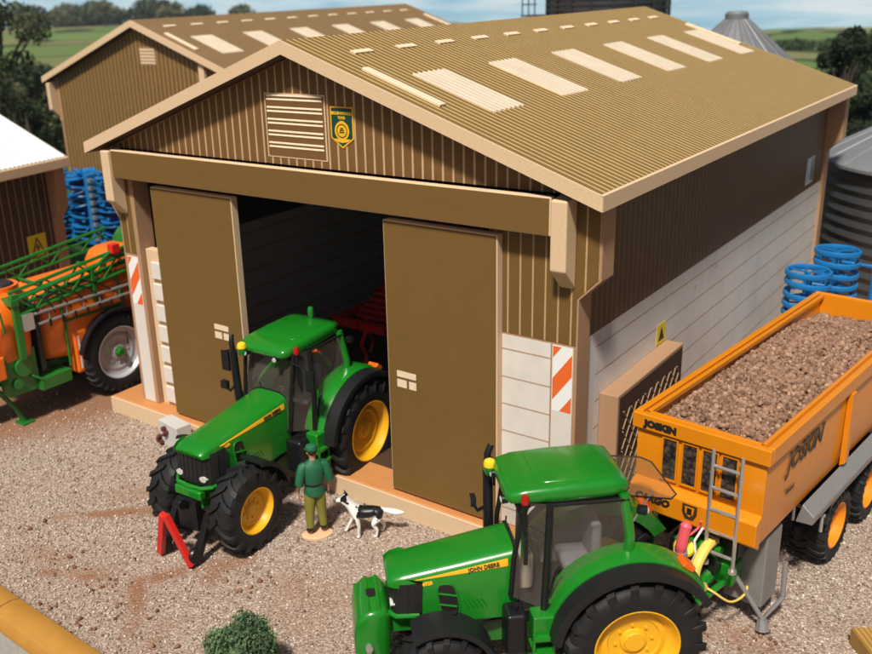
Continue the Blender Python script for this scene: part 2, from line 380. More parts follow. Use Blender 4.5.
vo = N(t, 'ShaderNodeTexVoronoi'); vo.inputs['Scale'].default_value = 25; vo.inputs['Randomness'].default_value = 1; L(t, v, vo.inputs['Vector'])
sepc = N(t, 'ShaderNodeSeparateColor'); L(t, vo.outputs['Color'], sepc.inputs[0])
GR = [(0, (.115, .08, .06)), (.10, (.25, .18, .135)), (.36, (.40, .312, .24)), (.64, (.49, .392, .32)), (.86, (.59, .50, .425)), (1, (.74, .67, .60))]
gc = ramp(t, sepc.outputs[0], GR)
vo3 = N(t, 'ShaderNodeTexVoronoi'); vo3.inputs['Scale'].default_value = 52; L(t, v, vo3.inputs['Vector']); sep3 = N(t, 'ShaderNodeSeparateColor'); L(t, vo3.outputs['Color'], sep3.inputs[0])
gc = mix(t, .4, gc, ramp(t, sep3.outputs[1], GR))
gap = N(t, 'ShaderNodeMapRange'); L(t, vo.outputs['Distance'], gap.inputs[0]); gap.inputs[1].default_value = .3; gap.inputs[2].default_value = .75; gap.inputs[3].default_value = 0; gap.inputs[4].default_value = .55
gc = mix(t, gap.outputs[0], gc, (.17, .115, .085))
gc = mix(t, ramp(t, noise(t, .55, 5, .65, v), [(.35, (0, 0, 0)), (.7, (.35, .35, .35))]), gc, (.40, .24, .17))
at_ = N(t, 'ShaderNodeAttribute'); at_.attribute_name = 'dirt'
soil = mix(t, noise(t, 9, 6, .75, v), (.21, .095, .048), (.33, .165, .09))
dk = math_(t, 'MULTIPLY', at_.outputs['Fac'], math_(t, 'ADD', .45, math_(t, 'MULTIPLY', noise(t, 14, 4, .7, v), 1.1))); dk = math_(t, 'MINIMUM', dk, .92)
gc = mix(t, dk, gc, soil)
L(t, gc, p.inputs['Base Color']); p.inputs['Roughness'].default_value = .85; p.inputs['Specular IOR Level'].default_value = .25
hgt = math_(t, 'ADD', math_(t, 'MULTIPLY', vo.outputs['Distance'], -1.0), math_(t, 'MULTIPLY', vo3.outputs['Distance'], -.4)); bump(t, p, hgt, .9, .025)
M['gravel'] = m
me = bpy.data.meshes.new('gravel_yard'); me.from_pydata(vs.tolist(), [], fs.tolist()); me.materials.append(m); me.polygons.foreach_set('use_smooth', [True] * len(fs))
a = me.attributes.new('dirt', 'FLOAT', 'POINT'); a.data.foreach_set('value', dm.ravel().astype(np.float32))
o = bpy.data.objects.new('gravel_yard', me); COL.objects.link(o); structure(o)

# pebble meshes by numpy
def ico(sub=0):
    bm = bmesh.new(); bmesh.ops.create_icosphere(bm, subdivisions=sub + 1, radius=1); bm.verts.ensure_lookup_table()
    v = np.array([q.co[:] for q in bm.verts]); f = np.array([[x.index for x in q.verts] for q in bm.faces]); bm.free(); return v, f
def pebbles(name, P, rad, sub, mat, rs, squash=(.65, 1.0), smooth=True, jit=.22, colvar=None):
    v, f = ico(sub); n = len(P); k = len(v)
    q = rs.normal(size=(n, 4)); q /= np.linalg.norm(q, axis=1)[:, None]; a, b, c, d = q.T
    Rm = np.stack([1 - 2 * (c * c + d * d), 2 * (b * c - a * d), 2 * (b * d + a * c), 2 * (b * c + a * d), 1 - 2 * (b * b + d * d), 2 * (c * d - a * b), 2 * (b * d - a * c), 2 * (c * d + a * b), 1 - 2 * (b * b + c * c)], 1).reshape(n, 3, 3)
    sc = rs.uniform(squash[0], squash[1], (n, 3))
    vv = v[None] * (1 + rs.uniform(-jit, jit, (n, k, 1))) * sc[:, None, :]
    vv = np.einsum('nij,nkj->nki', Rm, vv) * np.asarray(rad)[:, None, None] + P[:, None, :]
    ff = (f[None] + (np.arange(n) * k)[:, None, None]).reshape(-1, 3)
    me = bpy.data.meshes.new(name); me.vertices.add(n * k); me.vertices.foreach_set('co', vv.reshape(-1).astype(np.float32))
    me.loops.add(ff.size); me.loops.foreach_set('vertex_index', ff.ravel().astype(np.int32)); me.polygons.add(len(ff)); me.polygons.foreach_set('loop_start', np.arange(0, ff.size, 3, dtype=np.int32))
    me.update(calc_edges=True); me.polygons.foreach_set('use_smooth', [smooth] * len(ff))
    at = me.attributes.new('tone', 'FLOAT', 'POINT'); tone = rs.rand(n) if colvar is None else colvar
    at.data.foreach_set('value', np.repeat(tone, k).astype(np.float32)); me.materials.append(M[mat])
    o = bpy.data.objects.new(name, me); COL.objects.link(o); return o
def tone_mat(name, stops, rough=.8, bmp=.2, bscale=90):
    m, t, p = nt(name); a = N(t, 'ShaderNodeAttribute'); a.attribute_name = 'tone'; v, _ = obj_xyz(t)
    c = ramp(t, a.outputs['Fac'], stops); c = mix(t, noise(t, 30, 4, .7, v), scl3(t, c, .75), c)
    L(t, c, p.inputs['Base Color']); p.inputs['Roughness'].default_value = rough; p.inputs['Specular IOR Level'].default_value = .25
    if bmp: bump(t, p, noise(t, bscale, 4, .7, v), bmp, .01)
    M[name] = m
def scl3(t, c, k): return mix(t, 1.0, c, (k, k, k), 'MULTIPLY')
tone_mat('gravel_grain', GR, .8, 0)
tone_mat('clod', [(0, (.16, .075, .04)), (.5, (.25, .125, .07)), (.85, (.36, .20, .12)), (1, (.46, .28, .17))])
tone_mat('load_stone', [(0, (.13, .070, .043)), (.35, (.265, .150, .095)), (.75, (.39, .232, .152)), (.95, (.52, .33, .22)), (1, (.64, .44, .30))])
rs = np.random.RandomState(4)
n = 46000
px = rs.uniform(-3.5, 15.5, n); py = rs.uniform(-7.5, 7.5, n)
vis = ((py < .0) | (px > 10.6)) & ~((px > 11) & (py < -5))
dk = dirt_mask(px[None], py[None])[0]; keep = vis & (rs.rand(n) > dk * .8)
px, py = px[keep], py[keep]
rad = rs.uniform(.016, .030, len(px)); Pp = np.stack([px, py, rad * .35 + .004], 1)
tag(pebbles('gravel', Pp, rad, 0, 'gravel_grain', rs, (.6, 1.0), True), 'loose fine beige and pink gravel grains strewn over the yard', 'gravel', kind='stuff')
# brown clods: individuals
cl = [(2.9, -4.316), (3.199, -4.223), (3.718, -4.294), (4.307, -4.233), (4.49, -4.273), (4.353, -4.464), (4.785, -5.156), (5.181, -5.172), (5.237, -4.845), (4.954, -4.59), (6.383, -3.08), (6.403, -2.872), (6.326, -3.247), (3.93, -5.291), (4.176, -5.276), (6.231, -4.945), (1.812, -4.097), (3.858, -3.034), (5.622, -4.345), (13.132, .245), (12.927, .214), (13.302, .149), (13.197, -.185), (13.475, .268), (13.313, .344), (3.87, -3.588), (1.802, -3.78), (6.462, -2.7)]
proto = []
for k in range(5):
    q = pebbles('soil_clod', np.array([[0, 0, 0.]]), np.array([.055]), 2, 'clod', rs, (.7, 1.0), True, .1); proto.append(q)
pts = []
for (a, b) in cl:
    pts.append((a, b, 1.0))
    for _ in range(3): pts.append((a + rnd.gauss(0, .22), b + rnd.gauss(0, .16), rnd.uniform(.35, .9)))
for i, (a, b, k) in enumerate(pts):
    base = proto[i % 5]; q = base if i < 5 else base.copy()
    if i >= 5: COL.objects.link(q)
    k *= rnd.uniform(.62, 1.05); q.location = (a, b, .03 * k); q.scale = (k, k * rnd.uniform(.8, 1.1), k * .8); q.rotation_euler = (rnd.random() * 6, rnd.random() * 6, rnd.random() * 6)
    tag(q, 'small crumbly reddish brown clod lying on the gravel yard', 'clod', 'brown clods scattered on the gravel')

# ================================================================ trees and hedges
def leafmat(name, dark, mid, lite):
    m, t, p = nt(name); a = N(t, 'ShaderNodeAttribute'); a.attribute_name = 'tone'
    c = ramp(t, a.outputs['Fac'], [(0, dark), (.55, mid), (1, lite)]); L(t, c, p.inputs['Base Color']); p.inputs['Roughness'].default_value = .7; p.inputs['Specular IOR Level'].default_value = .2
    tr = N(t, 'ShaderNodeBsdfTranslucent'); L(t, c, tr.inputs[0]); mx = N(t, 'ShaderNodeMixShader'); mx.inputs[0].default_value = .25
    L(t, p.outputs[0], mx.inputs[1]); L(t, tr.outputs[0], mx.inputs[2]); L(t, mx.outputs[0], t.nodes['Material Output'].inputs[0]); M[name] = m
leafmat('leaf_dark', (.014, .024, .012), (.028, .045, .018), (.06, .075, .03))
leafmat('leaf_mixed', (.028, .04, .018), (.065, .085, .034), (.14, .12, .06))
leafmat('leaf_green', (.03, .05, .018), (.05, .085, .03), (.09, .12, .045))
leafmat('leaf_shrub', (.06, .10, .05), (.13, .21, .10), (.23, .33, .16))
def leaves(name, clumps, n, size, mat, parent, seed, shell=.55):
    rs = np.random.RandomState(seed); cl = np.array(clumps)            # x,y,z,rx,rz,tone
    wts = cl[:, 3] ** 2 * cl[:, 4]; ci = rs.choice(len(cl), n, p=wts / wts.sum()); c = cl[ci]
    d = rs.normal(size=(n, 3)); d /= np.linalg.norm(d, axis=1)[:, None]
    rr = shell + (1.08 - shell) * rs.rand(n) ** .6
    P = c[:, :3] + d * rr[:, None] * np.stack([c[:, 3], c[:, 3], c[:, 4]], 1)
    nrm = d + rs.normal(size=(n, 3)) * .7; nrm /= np.linalg.norm(nrm, axis=1)[:, None]
    a = np.cross(nrm, rs.normal(size=(n, 3))); a /= np.linalg.norm(a, axis=1)[:, None]; b = np.cross(nrm, a)
    s = size * rs.uniform(.6, 1.4, (n, 1)); a = a * s; b = b * s * .7
    vv = np.stack([P - a, P - b * .9 + a * .1, P + a, P + b], 1).reshape(-1, 3)
    me = bpy.data.meshes.new(name); me.from_pydata(vv.tolist(), [], np.arange(4 * n).reshape(n, 4).tolist())
    tone = np.clip(c[:, 5] + rs.normal(size=n) * .18, 0, 1); at = me.attributes.new('tone', 'FLOAT', 'POINT'); at.data.foreach_set('value', np.repeat(tone, 4).astype(np.float32))
    me.materials.append(M[mat]); o = bpy.data.objects.new(name, me); COL.objects.link(o)
    if parent: o.parent = parent
    return o
def tree(x, y, h, w, label, mat, seed, n=7000, z=None, name='tree', trunk=.12, group=None, low=.25, leaf=None, nc=26):
    r = random.Random(seed); z = ground_z(x, y) if z is None else z
    t = thing(name, (x, y, z), 0, label, 'tree', group); mb = MB(); cl = []
    mb.tube([(0, 0, -.2), (r.uniform(-.1, .1), 0, h * .3), (r.uniform(-.2, .2), .1, h * .62), (0, 0, h * .9)], [h * .035, h * .028, h * .018, h * .006], 8)
    for k in range(nc):
        q = r.random() ** .8; zz = h * (low + (1 - low) * q); env = w * (math.sin(math.pi * min(1, (.18 + .82 * q) * .97)) ** .7)
        a = r.random() * 6.28; d = env * r.uniform(.25, .95); cr = w * r.uniform(.22, .42) * (1.1 - .5 * q)
        cx, cy = d * math.cos(a), d * math.sin(a)
        cl.append((cx, cy, zz - cr * .3, cr, cr * r.uniform(.6, .9), r.uniform(.15, .75)))
        if k % 2 == 0: mb.tube([(0, 0, zz * .55), (cx * .5, cy * .5, zz * .8), (cx, cy, zz - cr * .2)], [h * .014, h * .009, h * .003], 5)
    mb.build('trunk', 'bark', t)
    leaves('crown', cl, n, leaf or max(.05, w * .045), mat, t, seed)
    return t
tree(-37.1, 20.1, 10.4, 3.9, 'tall loose dark tree at the top left above the fields', 'leaf_mixed', 11, 15000, low=.12, nc=44, leaf=.13)
tree(-41.5, 18.0, 6.6, 3.4, 'lower bushy tree at the left edge beneath the tall loose tree', 'leaf_dark', 12, 8000, low=.05, leaf=.14)
tree(-23.2, 10.6, 6.0, 1.6, 'dark evergreen bush just above the white shed roof', 'leaf_dark', 13, 6000, low=.02, leaf=.07)
tree(-17.3, 9.0, 5.6, 1.15, 'dark evergreen standing against the end of the rear shed', 'leaf_dark', 14, 6000, low=.02, leaf=.06)
tree(6.0, 36.5, 6.6, 1.9, 'dark round tree behind the right end of the big shed roof', 'leaf_dark', 15, 15000, low=.02, leaf=.095, nc=40)
tree(8.2, 36.8, 6.2, 2.0, 'dark round tree at the right edge above the grey silo', 'leaf_dark', 16, 15000, low=.02, leaf=.095, nc=40)
tree(3.6, 48.5, 4.8, 2.0, 'dark low tree between the pointed silo roof and the round trees', 'leaf_dark', 17, 6000, low=.03, leaf=.08)
tree(1.5, 70, 7.0, 3.0, 'hazy green tree far behind at the right edge', 'leaf_green', 18, 6000, low=.05, leaf=.13)
def hedge(pts, h, w, label, mat, seed, n, leaf, name='hedge', group=None):
    r = random.Random(seed); cl = []
    for i in range(len(pts) - 1):
        a, b = Vector(pts[i]), Vector(pts[i + 1]); k = max(2, int((b - a).length / w))
        for q in range(k):
            c = a.lerp(b, (q + r.random() * .6) / k); s = r.uniform(.7, 1.35); gz = ground_z(c.x, c.y)
            cl.append((c.x + r.uniform(-.5, .5) * w, c.y + r.uniform(-.5, .5) * w, gz + h * .45 * s, w * s * .8, h * .6 * s, r.uniform(.1, .8)))
    o = leaves(name, cl, n, leaf, mat, None, seed, .3); return tag(o, label, 'hedge', group)
hedge([(-64, 22), (-50, 32), (-38, 42), (-26, 50)], 2.6, 2.6, 'thick dark hedge crossing the slope left of the rear shed', 'leaf_mixed', 21, 7000, .3)
hedge([(-40, 13), (-34, 22), (-30, 30)], 2.2, 2.2, 'brownish scrubby hedge nearest the rear shed on the left', 'leaf_mixed', 22, 6000, .2)
hedge([(-95, 36), (-82, 50), (-62, 62)], 2.4, 3.2, 'hedge along the lower edge of the green field', 'leaf_dark', 23, 4000, .4)
hedge([(-330, 205), (-290, 232), (-262, 262)], 6.5, 8, 'wooded tree line between the fields and the sea at left', 'leaf_mixed', 24, 7000, 1.0, 'tree_line')
hedge([(-395, 190), (-350, 215)], 7, 8, 'clump of far trees beside the white farmhouse', 'leaf_green', 25, 4000, 1.0, 'tree_line')
hedge([(-40, 185), (-14, 192), (4, 190), (20, 196)], 1.6, 4, 'thin far hedge line across the hazy valley at the right', 'leaf_green', 26, 3500, .5, 'hedge')
hedge([(-34, 112), (-16, 120), (2, 122)], 1.5, 3, 'nearer hedge line in the valley behind the pointed silo', 'leaf_green', 27, 4000, .35, 'hedge')
# far white farmhouses
def farmhouse(x, y, rz, label, s=1.0):
    t = thing('farmhouse', (x, y, ground_z(x, y)), rz, label, 'house', 'far white farmhouses')
    MB().box(-6 * s, 6 * s, -3 * s, 3 * s, 0, 4 * s).build('wall', 'whitepaint', t)
    mb = MB().prism([(-6.3 * s, -3.4 * s, 4 * s), (-6.3 * s, 3.4 * s, 4 * s), (-6.3 * s, 0, 6.4 * s)], (12.6 * s, 0, 0)); r = mb.build('roof', 'dark_iron', t)
    MB().box(3.8 * s, 4.8 * s, -.5 * s, .5 * s, 6 * s, 7.4 * s).build('chimney', 'whitepaint', r)
    for k in (-3.5, 0, 3.5): MB().box((k - .5) * s, (k + .5) * s, -3.05 * s, -2.9 * s, 1.4 * s, 2.6 * s).build('window', 'black', t)
farmhouse(-372, 178, .5, 'tiny white farmhouse among far trees at upper left', .9)
farmhouse(-31, 214, .1, 'tiny white farmhouse in the hazy valley beside the pointed silo', .42)

# foreground shrub, bottom edge
rr = random.Random(5); sh = thing('shrub', (7.93, -4.72, .0), 0, 'blurred round green shrub at the bottom edge in front of the tractors', 'shrub')
MB().tube([(0, 0, 0), (.02, 0, .3), (0, .02, .62)], [.06, .045, .015], 7).build('trunk', 'bark', sh)
cl = []
for k in range(60):
    th = rr.random() * 6.28; ph = math.acos(rr.uniform(-.3, 1)); q = rr.uniform(.55, .92)
    cl.append((.52 * q * math.sin(ph) * math.cos(th), .52 * q * math.sin(ph) * math.sin(th), .36 + .50 * q * math.cos(ph), rr.uniform(.09, .16), rr.uniform(.08, .13), rr.uniform(.1, .8)))
leaves('crown', cl, 14000, .022, 'leaf_shrub', sh, 6, .4); sh.scale = (1.02, 1.02, 1.26)

# ================================================================ SHEDS (same kit: local x along gable, y to the back)
XL, XR, ZE, ZP, XC = -.735, 10.82, 6.238, 8.27, 5.043
SL = (ZP - ZE) / (XR - XC); NR = Vector((SL, 0, 1)).normalized()
def roof_pt(x, y, h=0):
    if x >= XC: z = ZP - SL * (x - XC); n = NR
    else: z = ZP - SL * (XC - x); n = Vector((-SL, 0, 1)).normalized()
    return Vector((x, y, z)) + n * h
def shed_roof(t, D, roofm, y0=-.093, white=False):
    mb = MB(); tv = .225
    for sgn in (1, -1):
        xe = XC + sgn * (XR - XC)
        a, b = (XC, ZP), (xe, ZE)
        vs = [(a[0], y0, a[1]), (b[0], y0, b[1]), (b[0], y0, b[1] - tv), (a[0], y0, a[1] - tv)]
        vs += [(x, y0 + D, z) for (x, _, z) in vs]
        mb.add(vs, [(0, 1, 2, 3), (7, 6, 5, 4), (1, 5, 6, 2)], 0); mb.add(vs, [(2, 6, 7, 3)], 1); mb.add(vs, [(0, 4, 5, 1)], 0)
    ro = mb.build('roof', ['mdf', 'brownface_shade'], t)  # slab undersides darkened by colour to deepen the shade indoors
    bv = ro.modifiers.new('edge', 'BEVEL'); bv.width = .03; bv.segments = 2; bv.limit_method = 'ANGLE'; bv.angle_limit = R(50)
    sh = MB()
    for sgn in (1, -1):
        xe = XC + sgn * (XR - XC - .045)
        p = [roof_pt(XC + sgn * .001, y0 + .04, .004), roof_pt(xe, y0 + .04, .004), roof_pt(xe, y0 + D - .04, .004), roof_pt(XC + sgn * .001, y0 + D - .04, .004)]
        if sgn < 0: p.reverse()
        sh.add(p, [(0, 1, 2, 3)])
    sh.build('roof_sheet', roofm, ro, fixn=False)
    return ro
def saw_panel(x0, x1, y0, y1, h0=.006, h1=.022):
    n = 7; st = (y1 - y0) / n; top = []
    e = lambda x, y, h: roof_pt(x, y, h)
    poly = []
    for i in range(n + 1): poly.append((x0, y0 + i * st)); 
    out = []
    for i in range(n): out += [(x0, y0 + i * st), (x0 - .05, y0 + (i + .5) * st)]
    out.append((x0, y1))
    for i in range(n, 0, -1): out += [(x1, y0 + i * st), (x1 + .05, y0 + (i - .5) * st)]
    out.append((x1, y0))
    return out
def roof_trim(ro, xs=(6.85, 8.35), ys=(1.1, 3.5, 5.95, 8.4, 10.85, 13.3), D=15.06, dash_x=5.8, sides=(1,)):
    for sgn in sides:
        mx = lambda x: XC + sgn * (x - XC)
        for y in ys:
            pl = saw_panel(xs[0], xs[1], y, y + 1.0)
            lo = [roof_pt(mx(x), yy, .005) for x, yy in pl]; hi = [roof_pt(mx(x), yy, .024) for x, yy in pl]
            n = len(pl); mb = MB().add(lo + hi, [tuple(range(n, 2 * n))] + [(i, (i + 1) % n, n + (i + 1) % n, n + i) for i in range(n)])
            mb.build('skylight', 'skylight', ro)
        y = .86
        while y < D - .8:
            mb = MB(); q = [(dash_x - .06, y), (dash_x + .06, y), (dash_x + .06, y + .52), (dash_x - .06, y + .52)]
            mb.add([roof_pt(mx(a), b, .005) for a, b in q] + [roof_pt(mx(a), b, .03) for a, b in q], [(4, 5, 6, 7), (0, 1, 5, 4), (1, 2, 6, 5), (2, 3, 7, 6), (3, 0, 4, 7)]); mb.build('ridge_vent', 'cream', ro); y += 1.262
        for (ya, yb) in ((.30, .47), (D - .62, D - .42)):
            q = [(6.42, ya), (7.92, ya), (7.92, yb), (6.42, yb)]; mb = MB()
            mb.add([roof_pt(mx(a), b, .005) for a, b in q] + [roof_pt(mx(a), b, .05) for a, b in q], [(4, 5, 6, 7), (0, 1, 5, 4), (1, 2, 6, 5), (2, 3, 7, 6), (3, 0, 4, 7)]); mb.build('roof_batten', 'cream', ro, .012)
TOPX0, TOPX1 = -.60, 10.67    # flared upper part of the end sheet
def gz(x): return ZP - .24 - SL * abs(x - XC)     # underside of roof
Z0 = .40                        # top of base board
# ---- the big shed
BS = thing('farm_shed', (0, 0, 0), 0, 'large open brown toy shed with olive sliding doors and ribbed olive roof in the middle', 'shed')
D = 15.06
box('base_board', (-1.13, 10.74, .02, 15.2, .0, Z0), 'base', BS, .03)
box('base_edge', (-1.14, 10.75, -.02, .018, .0, Z0 - .012), 'pale_timber', BS, .012)
ro = shed_roof(BS, D, 'roof'); roof_trim(ro)
# front end sheet: frame posts + gable, MDF edges; printed faces 3 mm proud
y0f, y1f = .30, .70
def end_sheet(t, ya, yb):
    mb = MB()
    rp = [(8.80, Z0), (10.33, Z0), (10.33, 4.57), (TOPX1, 4.91), (TOPX1, gz(TOPX1)), (8.80, gz(8.80))]
    lp = [(1.28, gz(1.28)), (TOPX0, gz(TOPX0)), (TOPX0, 4.91), (-.35, 4.57), (-.35, Z0), (.20, Z0), (.20, 5.56), (1.28, 5.56)]
    cp = [(1.28, 5.56), (8.80, 5.56), (8.80, gz(8.8)), (XC, gz(XC)), (1.28, gz(1.28))]
    for pl in (rp, lp, cp): mb.prism([(x, ya, z) for x, z in pl], (0, yb - ya, 0))
    return mb
end_sheet(BS, y0f, y1f).build('end_frame', 'mdf_brown', BS)
def face(name, poly, y, mat, parent, th=.006): return MB().prism([(x, y, z) for x, z in poly], (0, -th, 0)).build(name, mat, parent)
face('gable_cladding', [(TOPX0 + .04, 6.13), (TOPX1 - .04, 6.13), (TOPX1 - .04, gz(TOPX1) - .02), (XC, gz(XC) - .02), (TOPX0 + .04, gz(TOPX0) - .02)], y0f - .001, 'clad_x', BS)
face('panel_cladding', [(8.82, 3.84), (10.30, 3.84), (10.30, 4.58), (TOPX1 - .03, 4.93), (TOPX1 - .03, 6.12), (8.82, 6.12)], y0f - .001, 'clad_olive', BS)
face('panel_cladding', [(-.32, 3.86), (.12, 3.86), (.12, 6.12), (TOPX0 + .03, 6.12), (TOPX0 + .03, 4.93), (-.32, 4.58)], y0f - .001, 'clad_olive', BS)
face('white_panel', [(9.0, Z0 + .02), (9.89, Z0 + .02), (9.89, 3.80), (9.0, 3.80)], y0f - .001, 'boards', BS)
def warn_post(xa, xb, parent):
    pp = face('warning_post', [(xa, Z0 + .02), (xb, Z0 + .02), (xb, 3.80), (xa, 3.80)], y0f - .001, 'whitepost', parent, .008)
    mb = MB(); zt, zb = 3.78, 2.72; wd = xb - xa
    def clip(zc, h):  # diagonal stripe rising to the right
        pts = [(xa + .015, zc - h), (xb - .015, zc + wd * 1.25 - h), (xb - .015, zc + wd * 1.25), (xa + .015, zc)]
        out = [(x, min(max(z, zb), zt)) for x, z in pts]; return out
    for zc in (3.95, 3.25, 2.55):
        pl = clip(zc, .36)
        # cut by top and bottom
        src = [(xa + .015, zc - .36), (xb - .015, zc + wd * 1.25 - .36), (xb - .015, zc + wd * 1.25), (xa + .015, zc)]
        def cut(poly, lim, up):
            o = []
            for i in range(len(poly)):
                a, b = poly[i], poly[(i + 1) % len(poly)]; ia = (a[1] <= lim) if up else (a[1] >= lim); ib = (b[1] <= lim) if up else (b[1] >= lim)
                if ia: o.append(a)
                if ia != ib: q = (lim - a[1]) / (b[1] - a[1]); o.append((a[0] + q * (b[0] - a[0]), lim))
            return o
        pl = cut(cut(src, zt, True), zb, False)
        if len(pl) > 2: mb.prism([(x, y0f - .0105, z) for x, z in pl], (0, -.003, 0), 0)
    mb.build('warning_stripes', 'orange_red', pp)
    mb = MB().prism([(xa + .012, y0f - .0092, zb - .01), (xb - .012, y0f - .0092, zb - .01), (xb - .012, y0f - .0092, zt + .008), (xa + .012, y0f - .0092, zt + .008)], (0, -.001, 0)); mb.build('warning_plate', 'whitepaint', pp)
warn_post(9.92, 10.27, BS); warn_post(-.26, .10, BS)
# left louvred boards between post and door
lv = MB(); z = Z0 + .05
box('louvre_frame', (.22, 1.24, .42, .60, Z0, 3.98), 'mdf', BS, .01)
while z < 3.7:
    ob = MB().box(.42, 1.22, .345, .41, z + .06, z + .43).build('louvre_board', 'whitepost', BS, .015); z += .475
box('inner_rail', (.2, 1.3, .75, .95, 4.55, 4.8), 'mdf_brown', BS)
# side and back walls, inner faces
for (xa, xb, nm) in ((10.10, 10.26, 'side_wall'), (-.26, -.10, 'side_wall')):
    box(nm, (xa, xb, .71, 14.62, Z0, 5.98), 'mdf_brown', BS, .005)
box('back_wall', (-.35, 10.33, 14.62, 15.0, Z0, 5.98), 'mdf_brown', BS, .005)
MB().prism([(TOPX0, 14.62, 5.98), (TOPX1, 14.62, 5.98), (TOPX1, 14.62, gz(TOPX1)), (XC, 14.62, gz(XC)), (TOPX0, 14.62, gz(TOPX0))], (0, .38, 0)).build('back_gable', 'mdf_brown', BS)
MB().prism([(10.33, 14.62, 4.57), (TOPX1, 14.62, 4.91), (TOPX1, 14.62, 5.98), (10.33, 14.62, 5.98)], (0, .38, 0)).build('back_flare', 'mdf_brown', BS)
def xface(name, ya, yb, za, zb, x, mat, parent, th=.006):
    return MB().box(min(x, x + th), max(x, x + th), ya, yb, za, zb).build(name, mat, parent)
xface('side_cladding', .72, 14.62, 3.82, 5.97, 10.261, 'clad_y_shaded', BS)
xface('side_boards', 1.10, 14.62, Z0, 3.815, 10.261, 'boards', BS)
xface('side_boards', .72, 1.095, Z0, 3.815, 10.261, 'whitepost', BS)
for ya, xx in ((.8, -.098),): xface('inner_boards', .75, 14.6, Z0, 3.8, xx, 'boards', BS)
for ya, xx in ((.8, -.098),): xface('inner_cladding', .75, 14.6, 3.805, 5.97, xx, 'brownface_shade', BS)  # upper inner wall in dark brown, painted as interior shade
box('inner_floor', (-.1, 10.1, .75, 14.6, Z0, Z0 + .012), 'brownface_shade', BS, 0)  # floor darkened too, its colour carries the shade indoors
MB().prism([(-.08, 14.60, Z0 + .02), (10.08, 14.60, Z0 + .02), (10.08, 14.60, gz(10.08) - .05), (XC, 14.60, gz(XC) - .05), (-.08, 14.60, gz(-.08) - .05)], (0, .018, 0)).build('inner_shade_panel', 'brownface_shade', BS)  # added sheet over the back wall, coloured to look like deep shade
# lintel, brackets
li = box('lintel', (0, 10, .0, .13, 5.553, 6.128), 'mdf', BS, .022)
face('lintel_face', [(.03, 5.575), (9.97, 5.575), (9.97, 6.105), (.03, 6.105)], -.001, 'olive', li, .005)
for xa in (10.01, -.27):
    MB().prism([(xa, -.05, 5.06), (xa, -.05, 6.10), (xa, .295, 6.14), (xa, .295, 4.72)], (.26, 0, 0)).build('bracket', 'mdf', BS, .03)
# sliding doors
def sliding_door(xa, xb, hx):
    d = box('sliding_door', (xa, xb, .135, .30, .45, 5.431), 'mdf', BS, .014)
    face('door_face', [(xa + .02, .47), (xb - .02, .47), (xb - .02, 5.41), (xa + .02, 5.41)], .134, 'olive', d, .005)
    h = MB()
    for (a, b, c, e) in ((0, .40, 2.69, 2.80), (0, .20, 2.50, 2.64), (.25, .40, 2.50, 2.64)): h.box(hx + a, hx + b, .121, .1285, c, e)
    h.build('door_handle', 'cream', d)
sliding_door(.977, 3.30, 2.50); sliding_door(6.862, 9.042, 7.06)
# gable louvre and crest
lv = box('gable_vent', (4.22, 5.62, .286, .292, 6.255, 7.37), 'mdf', BS, 0)
MB().box(4.25, 5.59, .278, .2855, 6.285, 7.34).build('vent_face', 'ventbrown', lv)
mb = MB()
for k in range(5):
    z = 6.42 + k * .205
    for dz in (0, .068): mb.prism([(4.28, .2775, z + dz), (4.28, .266, z + dz + .012), (4.28, .2775, z + dz + .040)], (1.28, 0, 0))
mb.build('louvre', 'cream', lv)
cr = face('crest', [(5.73, 7.195), (6.22, 7.195), (6.22, 6.675), (5.975, 6.505), (5.73, 6.675)], .292, 'gold', BS, .012)
face('crest_field', [(5.755, 7.17), (6.195, 7.17), (6.195, 6.69), (5.975, 6.54), (5.755, 6.69)], .2795, 'crestgreen', cr, .003)
FT = lambda x, z, y: frame((x, y, z), (1, 0, 0), (0, 0, 1))
lettering('crest_lettering', 'BRUSHWOOD', 'gold', cr, FT(5.975, 7.085, .276), .068, 0, .003)
lettering('crest_lettering', 'TOYS', 'gold', cr, FT(5.975, 7.01, .276), .062, 0, .003)
lettering('crest_lettering', 'ESTD', 'gold', cr, FT(5.975, 6.945, .276), .04, 0, .002)
MB().lathe([(.0, 0), (.155, 0), (.155, .004), (0, .004)], (5.975, .2765, 6.80), (0, -1, 0), 28).build('crest_medal', 'gold', cr)
mb = MB(); mb.lathe([(.10, 0), (.115, 0), (.115, .004), (.10, .004)], (5.975, .2725, 6.80), (0, -1, 0), 28, closed=True)
mb.box(5.92, 6.03, .2685, .2725, 6.765, 6.785); mb.box(5.93, 6.02, .2685, .2725, 6.80, 6.82); mb.box(5.945, 6.005, .2685, .2725, 6.83, 6.85); mb.build('medal_mark', 'inkbrown', cr)
MB().prism([(5.80, .2765, 6.665), (6.15, .2765, 6.665), (6.10, .2765, 6.62), (5.975, .2765, 6.60), (5.85, .2765, 6.62)], (0, -.003, 0)).build('crest_ribbon', 'gold', cr)
